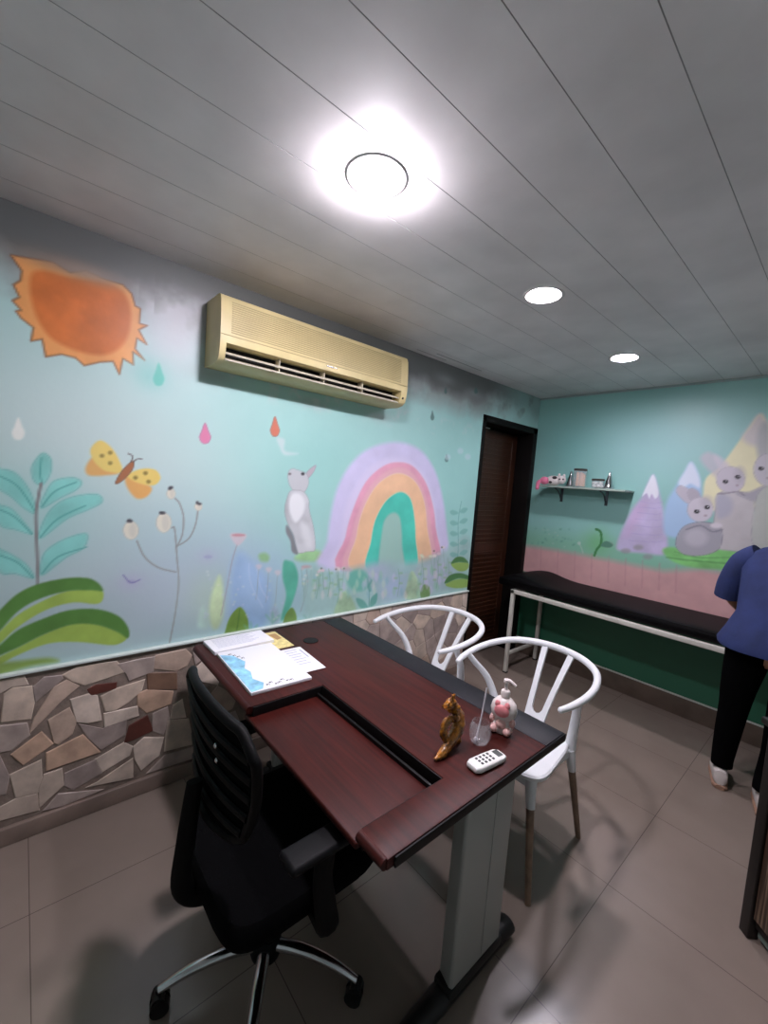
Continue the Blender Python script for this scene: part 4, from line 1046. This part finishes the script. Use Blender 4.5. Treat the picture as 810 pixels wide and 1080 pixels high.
MB().lathe([(.0, .142), (.053, .142), (.054, .147), (.053, .160), (.0, .162)], seg=32).build('lid', lidm, j)
stm = mat('pale_birch', (226, 184, 152), .6)
for k in range(14):
    a_ = k * 2.4; r_ = .008 + .028 * ((k * .37) % 1); x, y = r_ * math.cos(a_), r_ * math.sin(a_)
    MB().box((x - .008, y - .001, .011), (x + .008, y + .001, .132 - .01 * (k % 3)), .0008, rot=Matrix.Rotation(a_, 3, 'Z')).build('tongue_depressor', stm, None)
    d_ = bpy.context.scene.collection.objects[-1]; d_.location = (.50, 3.64, sz)
    tag(d_, 'flat wooden tongue depressor standing in the tall glass jar', 'tongue depressor', 'tongue depressors in the jar')
j2 = empty('glass_jar', (.655, 3.64, sz), 0, 'short glass jar of cotton balls with dark lid on the shelf', 'jar')
MB().lathe([(.0, .001), (.046, .001), (.049, .006), (.049, .060), (.045, .064), (.043, .064), (.046, .059), (.046, .008), (.0, .005)], seg=32).build('jar_glass', clr, j2)
MB().lathe([(.0, .064), (.049, .064), (.050, .068), (.049, .080), (.0, .082)], seg=32).build('lid', lidm, j2)
cot = mat('cotton', (232, 232, 230), .9, bump=.6, bscale=200); k = 0
for z_ in (.020, .044):
    for a_ in range(6):
        if k >= 11: break
        x, y = (.030 * math.cos(a_ * PI / 2.5 + z_ * 20), .030 * math.sin(a_ * PI / 2.5 + z_ * 20)) if a_ < 5 else (0, 0)
        o = MB().ball((0, 0, 0), (.0145, .0145, .0125), 12).build('cotton_ball', cot, None); o.location = (.655 + x, 3.64 + y, sz + z_); k += 1
        tag(o, 'white cotton ball inside the short glass jar', 'cotton ball', 'cotton balls in the jar')
# plush toy lying on the shelf's left end
plk = mat('pink_plush', (216, 120, 150), .9, bump=.8, bscale=150); plw = mat('white_plush', (214, 206, 204), .9, bump=.8, bscale=150); pld = mat('dark_plush_patch', (56, 50, 52), .9)
pt = empty('plush_toy', (.265, 3.605, sz), .3, 'small pink and white plush toy lying at the left end of the shelf', 'plush toy')
mb = MB(); mb.ball((.02, 0, .045), (.070, .045, .045), 18); mb.build('toy_body', plw, pt)
mb = MB(); mb.ball((.085, -.012, .055), (.040, .036, .038), 16); mb.ball((.065, -.02, .094), (.012, .008, .018), 10); mb.ball((.105, -.02, .092), (.012, .008, .016), 10); mb.build('toy_head', plw, pt)
mb = MB(); mb.ball((-.055, -.02, .040), (.042, .040, .036), 16); mb.tube([(-.07, -.03, .04), (-.100, -.045, .02), (-.105, -.05, -.02)], [.018, .018, .016], seg=10); mb.ball((-.105, -.05, -.03), .018, 10); mb.build('pink_leg', plk, pt)
mb = MB(); mb.ball((.03, -.032, .070), (.022, .016, .016), 12); mb.ball((.075, -.045, .060), (.008, .005, .008), 8); mb.ball((.103, -.043, .060), (.008, .005, .008), 8); mb.ball((.0, -.036, .030), (.016, .012, .012), 12); mb.build('dark_patch', pld, pt)

# ------------------------------------------------------------------ dark cabinet at the right edge
cab = empty('wooden_cabinet', (1.99, 2.065, 0), -PI / 4.1, 'dark wooden cabinet with a streaked brown panel, cut by the right edge', 'cabinet')
dkc = mat('blackened_wood', (24, 20, 18), .45); stw = bpy.data.materials.new('streaked_brown_wood'); stw.use_nodes = True
N, L = nodes(stw); b = N['Principled BSDF']; b.inputs['Roughness'].default_value = .5
tc = N.new('ShaderNodeTexCoord'); mp = N.new('ShaderNodeMapping'); mp.inputs['Scale'].default_value = (60, 60, 1.2); ns = N.new('ShaderNodeTexNoise'); ns.inputs['Scale'].default_value = 1.5; ns.inputs['Detail'].default_value = 5
L.new(tc.outputs['Object'], mp.inputs['Vector']); L.new(mp.outputs['Vector'], ns.inputs['Vector'])
rp = N.new('ShaderNodeValToRGB'); rp.color_ramp.elements[0].color = lin((58, 40, 30)); rp.color_ramp.elements[1].color = lin((150, 126, 104)); rp.color_ramp.elements[0].position = .42; rp.color_ramp.elements[1].position = .66
L.new(ns.outputs['Fac'], rp.inputs['Fac']); L.new(rp.outputs['Color'], b.inputs['Base Color'])
mb = MB()
for x in (0, .42):
    for y in (0, .36): mb.box((x, y, 0), (x + .04, y + .04, .80), .004)
mb.box((.04, .012, .74), (.42, .388, .79), .004); mb.box((.04, .02, .05), (.42, .38, .075), .003); mb.box((.01, .04, .06), (.03, .36, .78), .002); mb.box((.43, .04, .06), (.45, .36, .78), .002)
mb.build('cabinet_frame', dkc, cab)
MB().box((.042, .010, .085), (.418, .030, .735), .002).build('door_panel', stw, cab)
MB().box((-.02, -.015, .80), (.48, .42, .825), .005).build('cabinet_top', dkc, cab)
MB().box((.045, .03, .02), (.415, .045, .055), .002).build('plinth', mat('grey_green_plinth', (120, 136, 128), .5), cab)

# ------------------------------------------------------------------ person bending over the couch
skin = mat('skin', (176, 128, 100), .55); scrub = mat('blue_scrub_cloth', (34, 46, 90), .85, bump=1.0, bscale=11, var=.12, vscale=9); trous = mat('black_trousers_cloth', (4, 4, 5), .95, bump=.3, bscale=20, spec=.05)
hairm = mat('dark_hair', (34, 26, 22), .6, bump=.6, bscale=120); shoew = mat('white_trainer', (196, 188, 182), .55, bump=.2, bscale=60); solem = mat('gum_sole', (148, 116, 96), .6); shoer = mat('dark_shoe_lining', (70, 44, 40), .7)
pe = empty('person', (1.885, 3.02, 0), 0, 'person in blue top and black trousers leaning over the couch', 'person')
def skinmesh(name, verts, edges, rad, m, parent, root=0, sub=2):
    me = bpy.data.meshes.new(name); me.from_pydata([tuple(v) for v in verts], edges, [])
    o = bpy.data.objects.new(name, me); COL.objects.link(o); o.parent = parent
    me.materials.append(m)
    md = o.modifiers.new('skin', 'SKIN'); md.use_smooth_shade = True
    sv = me.skin_vertices[0].data
    for i, r in enumerate(rad):
        r = r if isinstance(r, tuple) else (r, r); sv[i].radius = r; sv[i].use_root = (i == root)
    s2 = o.modifiers.new('subsurf', 'SUBSURF'); s2.levels = sub; s2.render_levels = sub
    return o
V_, E_, R_ = [], [], []
def add(p, r, par=None):
    V_.append(p); R_.append(r)
    if par is not None: E_.append((par, len(V_) - 1))
    return len(V_) - 1
# local frame: +y towards the couch
pel = add((.02, -.02, .86), (.13, .10)); wa = add((.02, .01, .99), (.115, .085), pel); ch = add((.02, .07, 1.16), (.135, .10), wa); sh_ = add((.025, .12, 1.30), (.11, .085), ch)
nk = add((.03, .155, 1.385), .048, sh_); hb = add((.035, .185, 1.45), .060, nk); hm = add((.04, .205, 1.525), (.078, .090), hb); ht = add((.04, .205, 1.60), .066, hm)
for sx in (-1, 1):
    hp_ = add((-.084 if sx < 0 else .114, -.015, .78), .075, pel); kn = add((-.115 if sx < 0 else .088, .035 if sx < 0 else .01, .46), .052, hp_); an = add((-.130 if sx < 0 else .066, .06 if sx < 0 else -.05, .10), .038, kn)
    add((V_[an][0] - .01, V_[an][1] + .12, .045), .032, an)
    so = add((.02 + sx * .165, .12, 1.30), .055, sh_); el = add((.02 + sx * (.235), .17, 1.06), .042, so); wr = add((.02 + sx * .20, .36, .955), .028, el); pm = add((.02 + sx * .18, .43, .915), (.036, .018), wr)
    for k in range(4):
        fx0 = .02 + sx * .18 + (k - 1.5) * .020; ln = (.060, .072, .068, .052)[k]
        f1 = add((fx0, .468, .905), .0095, pm); f2 = add((fx0 + (k - 1.5) * .002, .468 + ln * .55, .892), .0085, f1); add((fx0 + (k - 1.5) * .003, .468 + ln, .865), .007, f2)
    t1 = add((.02 + sx * .18 - sx * .034, .425, .905), .011, pm); add((.02 + sx * .18 - sx * .052, .462, .885), .009, t1)
body = skinmesh('body', V_, E_, R_, skin, pe)
# face: nose, eyes, lips, ears (facing +y, down towards the couch)
fc = Vector((.04, .205, 1.53)); tiltm = Matrix.Rotation(-.35, 4, 'X')
def fp(x, y, z): return fc + (tiltm @ Vector((x, y, z)))
MB().ball(fp(0, .098, -.012), (.011, .016, .022), 12).build('nose', skin, body)
eyem = mat('eye_white', (220, 218, 214), .3); irm = mat('brown_iris', (50, 32, 24), .3)
for sx in (-1, 1):
    MB().ball(fp(sx * .079, 0, -.01), (.009, .018, .030), 12).build('ear', skin, body)
    mb = MB(); mb.ball(fp(sx * .030, .078, .012), (.013, .010, .008), 12); mb.mi = 1; mb.ball(fp(sx * .030, .087, .012), (.006, .004, .006), 10); mb.build('eye', [eyem, irm], body)
MB().ball(fp(0, .084, -.052), (.024, .008, .008), 12).build('lips', mat('lips', (160, 92, 84), .5), body)
mb = MB(); mb.ball(fp(0, -.022, .025), (.088, .096, .092), 24); mb.ball(fp(0, -.105, .055), (.045, .045, .042), 18); mb.tube([fp(-.075, .02, -.02), fp(-.07, .05, .05), fp(0, .078, .085), fp(.07, .05, .05), fp(.075, .02, -.02)], .018, seg=10); mb.build('hair', hairm, pe)
def ering(c, rx, ry, n=28, tilt=0, wob=0, seed=0):
    out = []
    for q in range(n):
        tt = 2 * PI * q / n; k = 1 + wob * math.sin(5 * tt + seed)
        v = Vector((rx * k * math.cos(tt), ry * k * math.sin(tt), 0)); v = Matrix.Rotation(tilt, 3, 'X') @ v; out.append(Vector(c) + v)
    return out
mb = MB()
mb.loft([ering((.0, -.05, .835), .215, .155, wob=.03), ering((.0, -.045, .86), .222, .16, wob=.03), ering((.01, -.03, .93), .205, .15, wob=.02, seed=1), ering((.02, .0, 1.02), .180, .135, tilt=-.15, wob=.02, seed=2), ering((.02, .05, 1.14), .185, .14, tilt=-.25, wob=.015, seed=3),
         ering((.022, .085, 1.24), .195, .135, tilt=-.3), ering((.024, .11, 1.32), .185, .11, tilt=-.3), ering((.026, .125, 1.365), .13, .085, tilt=-.3), ering((.028, .14, 1.39), .068, .062, tilt=-.3)])
for sx in (-1, 1):
    mb.tube([(.02 + sx * .12, .11, 1.325), (.02 + sx * .185, .125, 1.27), (.02 + sx * .235, .15, 1.15), (.02 + sx * .25, .175, 1.055)], [.070, .072, .066, .066], seg=18)
mb.build('blue_top', scrub, pe)
mb = MB()
for l, pts in ((0, [(-.075, -.02, .90), (-.085, -.01, .78), (-.105, .015, .60), (-.115, .035, .46), (-.125, .035, .30), (-.132, .04, .16), (-.131, .04, .105)]), (1, [(.115, -.02, .90), (.115, -.02, .78), (.100, .0, .60), (.088, .01, .46), (.082, -.01, .30), (.065, -.04, .16), (.062, -.045, .105)])):
    mb.tube(pts, [.11, .098, .080, .068, .060, .052, .050], seg=20)
mb.build('trousers', trous, pe)
def shoe(x, y, a_, lab):
    t = empty('shoe', (x, y, 0), a_, lab, 'shoe', None); t.parent = pe
    for kk in ('category', 'group'):
        if kk in t: del t[kk]
    return t
for (x, y, a_) in ((-.132, .03, .22), (.070, -.06, .18)):
    R3 = Matrix.Rotation(a_, 3, 'Z')
    def sr(y_, w, z0, z1):
        r = []
        for q in range(20):
            tt = 2 * PI * q / 20; c_, s__ = math.cos(tt), math.sin(tt)
            v = R3 @ Vector((w * abs(c_)**.7 * (1 if c_ >= 0 else -1), y_, (z0 + z1) / 2 + (z1 - z0) / 2 * abs(s__)**.7 * (1 if s__ >= 0 else -1)))
            r.append((x + v.x, y + v.y, v.z))
        return r
    mb = MB(); mb.loft([sr(-.072, .018, .024, .06), sr(-.062, .030, .018, .098), sr(-.02, .036, .016, .102), sr(.03, .038, .016, .085), (sr(.09, .042, .016, .062)), sr(.14, .040, .016, .050), sr(.168, .026, .018, .040), sr(.175, .012, .022, .032)]); so_ = mb.build('shoe', shoew, pe)
    mb = MB(); mb.loft([sr(-.080, .020, .0, .024), sr(-.066, .036, .0, .026), sr(.03, .042, .0, .024), sr(.12, .046, .0, .022), sr(.172, .034, .001, .020), sr(.185, .014, .004, .016)]); mb.build('shoe_sole', solem, so_)
    mb = MB()
    for k in range(4):
        y_ = .03 + k * .02; z_ = .088 - k * .008
        mb.tube([R3 @ Vector((-.022, y_, z_ - .004)) + Vector((x, y, 0)), R3 @ Vector((0, y_ + .004, z_ + .003)) + Vector((x, y, 0)), R3 @ Vector((.022, y_, z_ - .004)) + Vector((x, y, 0))], .003, seg=6)
    mb.build('shoe_lace', mat('lace_white', (222, 222, 220), .7), so_)

# ------------------------------------------------------------------ world and output look
w = bpy.data.worlds.new('world'); scene.world = w; w.use_nodes = True
w.node_tree.nodes['Background'].inputs['Color'].default_value = (0, 0, 0, 1)
vs = scene.view_settings; vs.view_transform = 'Standard'; vs.look = 'None'; vs.gamma = 1.0; vs.use_curve_mapping = False; vs.exposure = 0.26
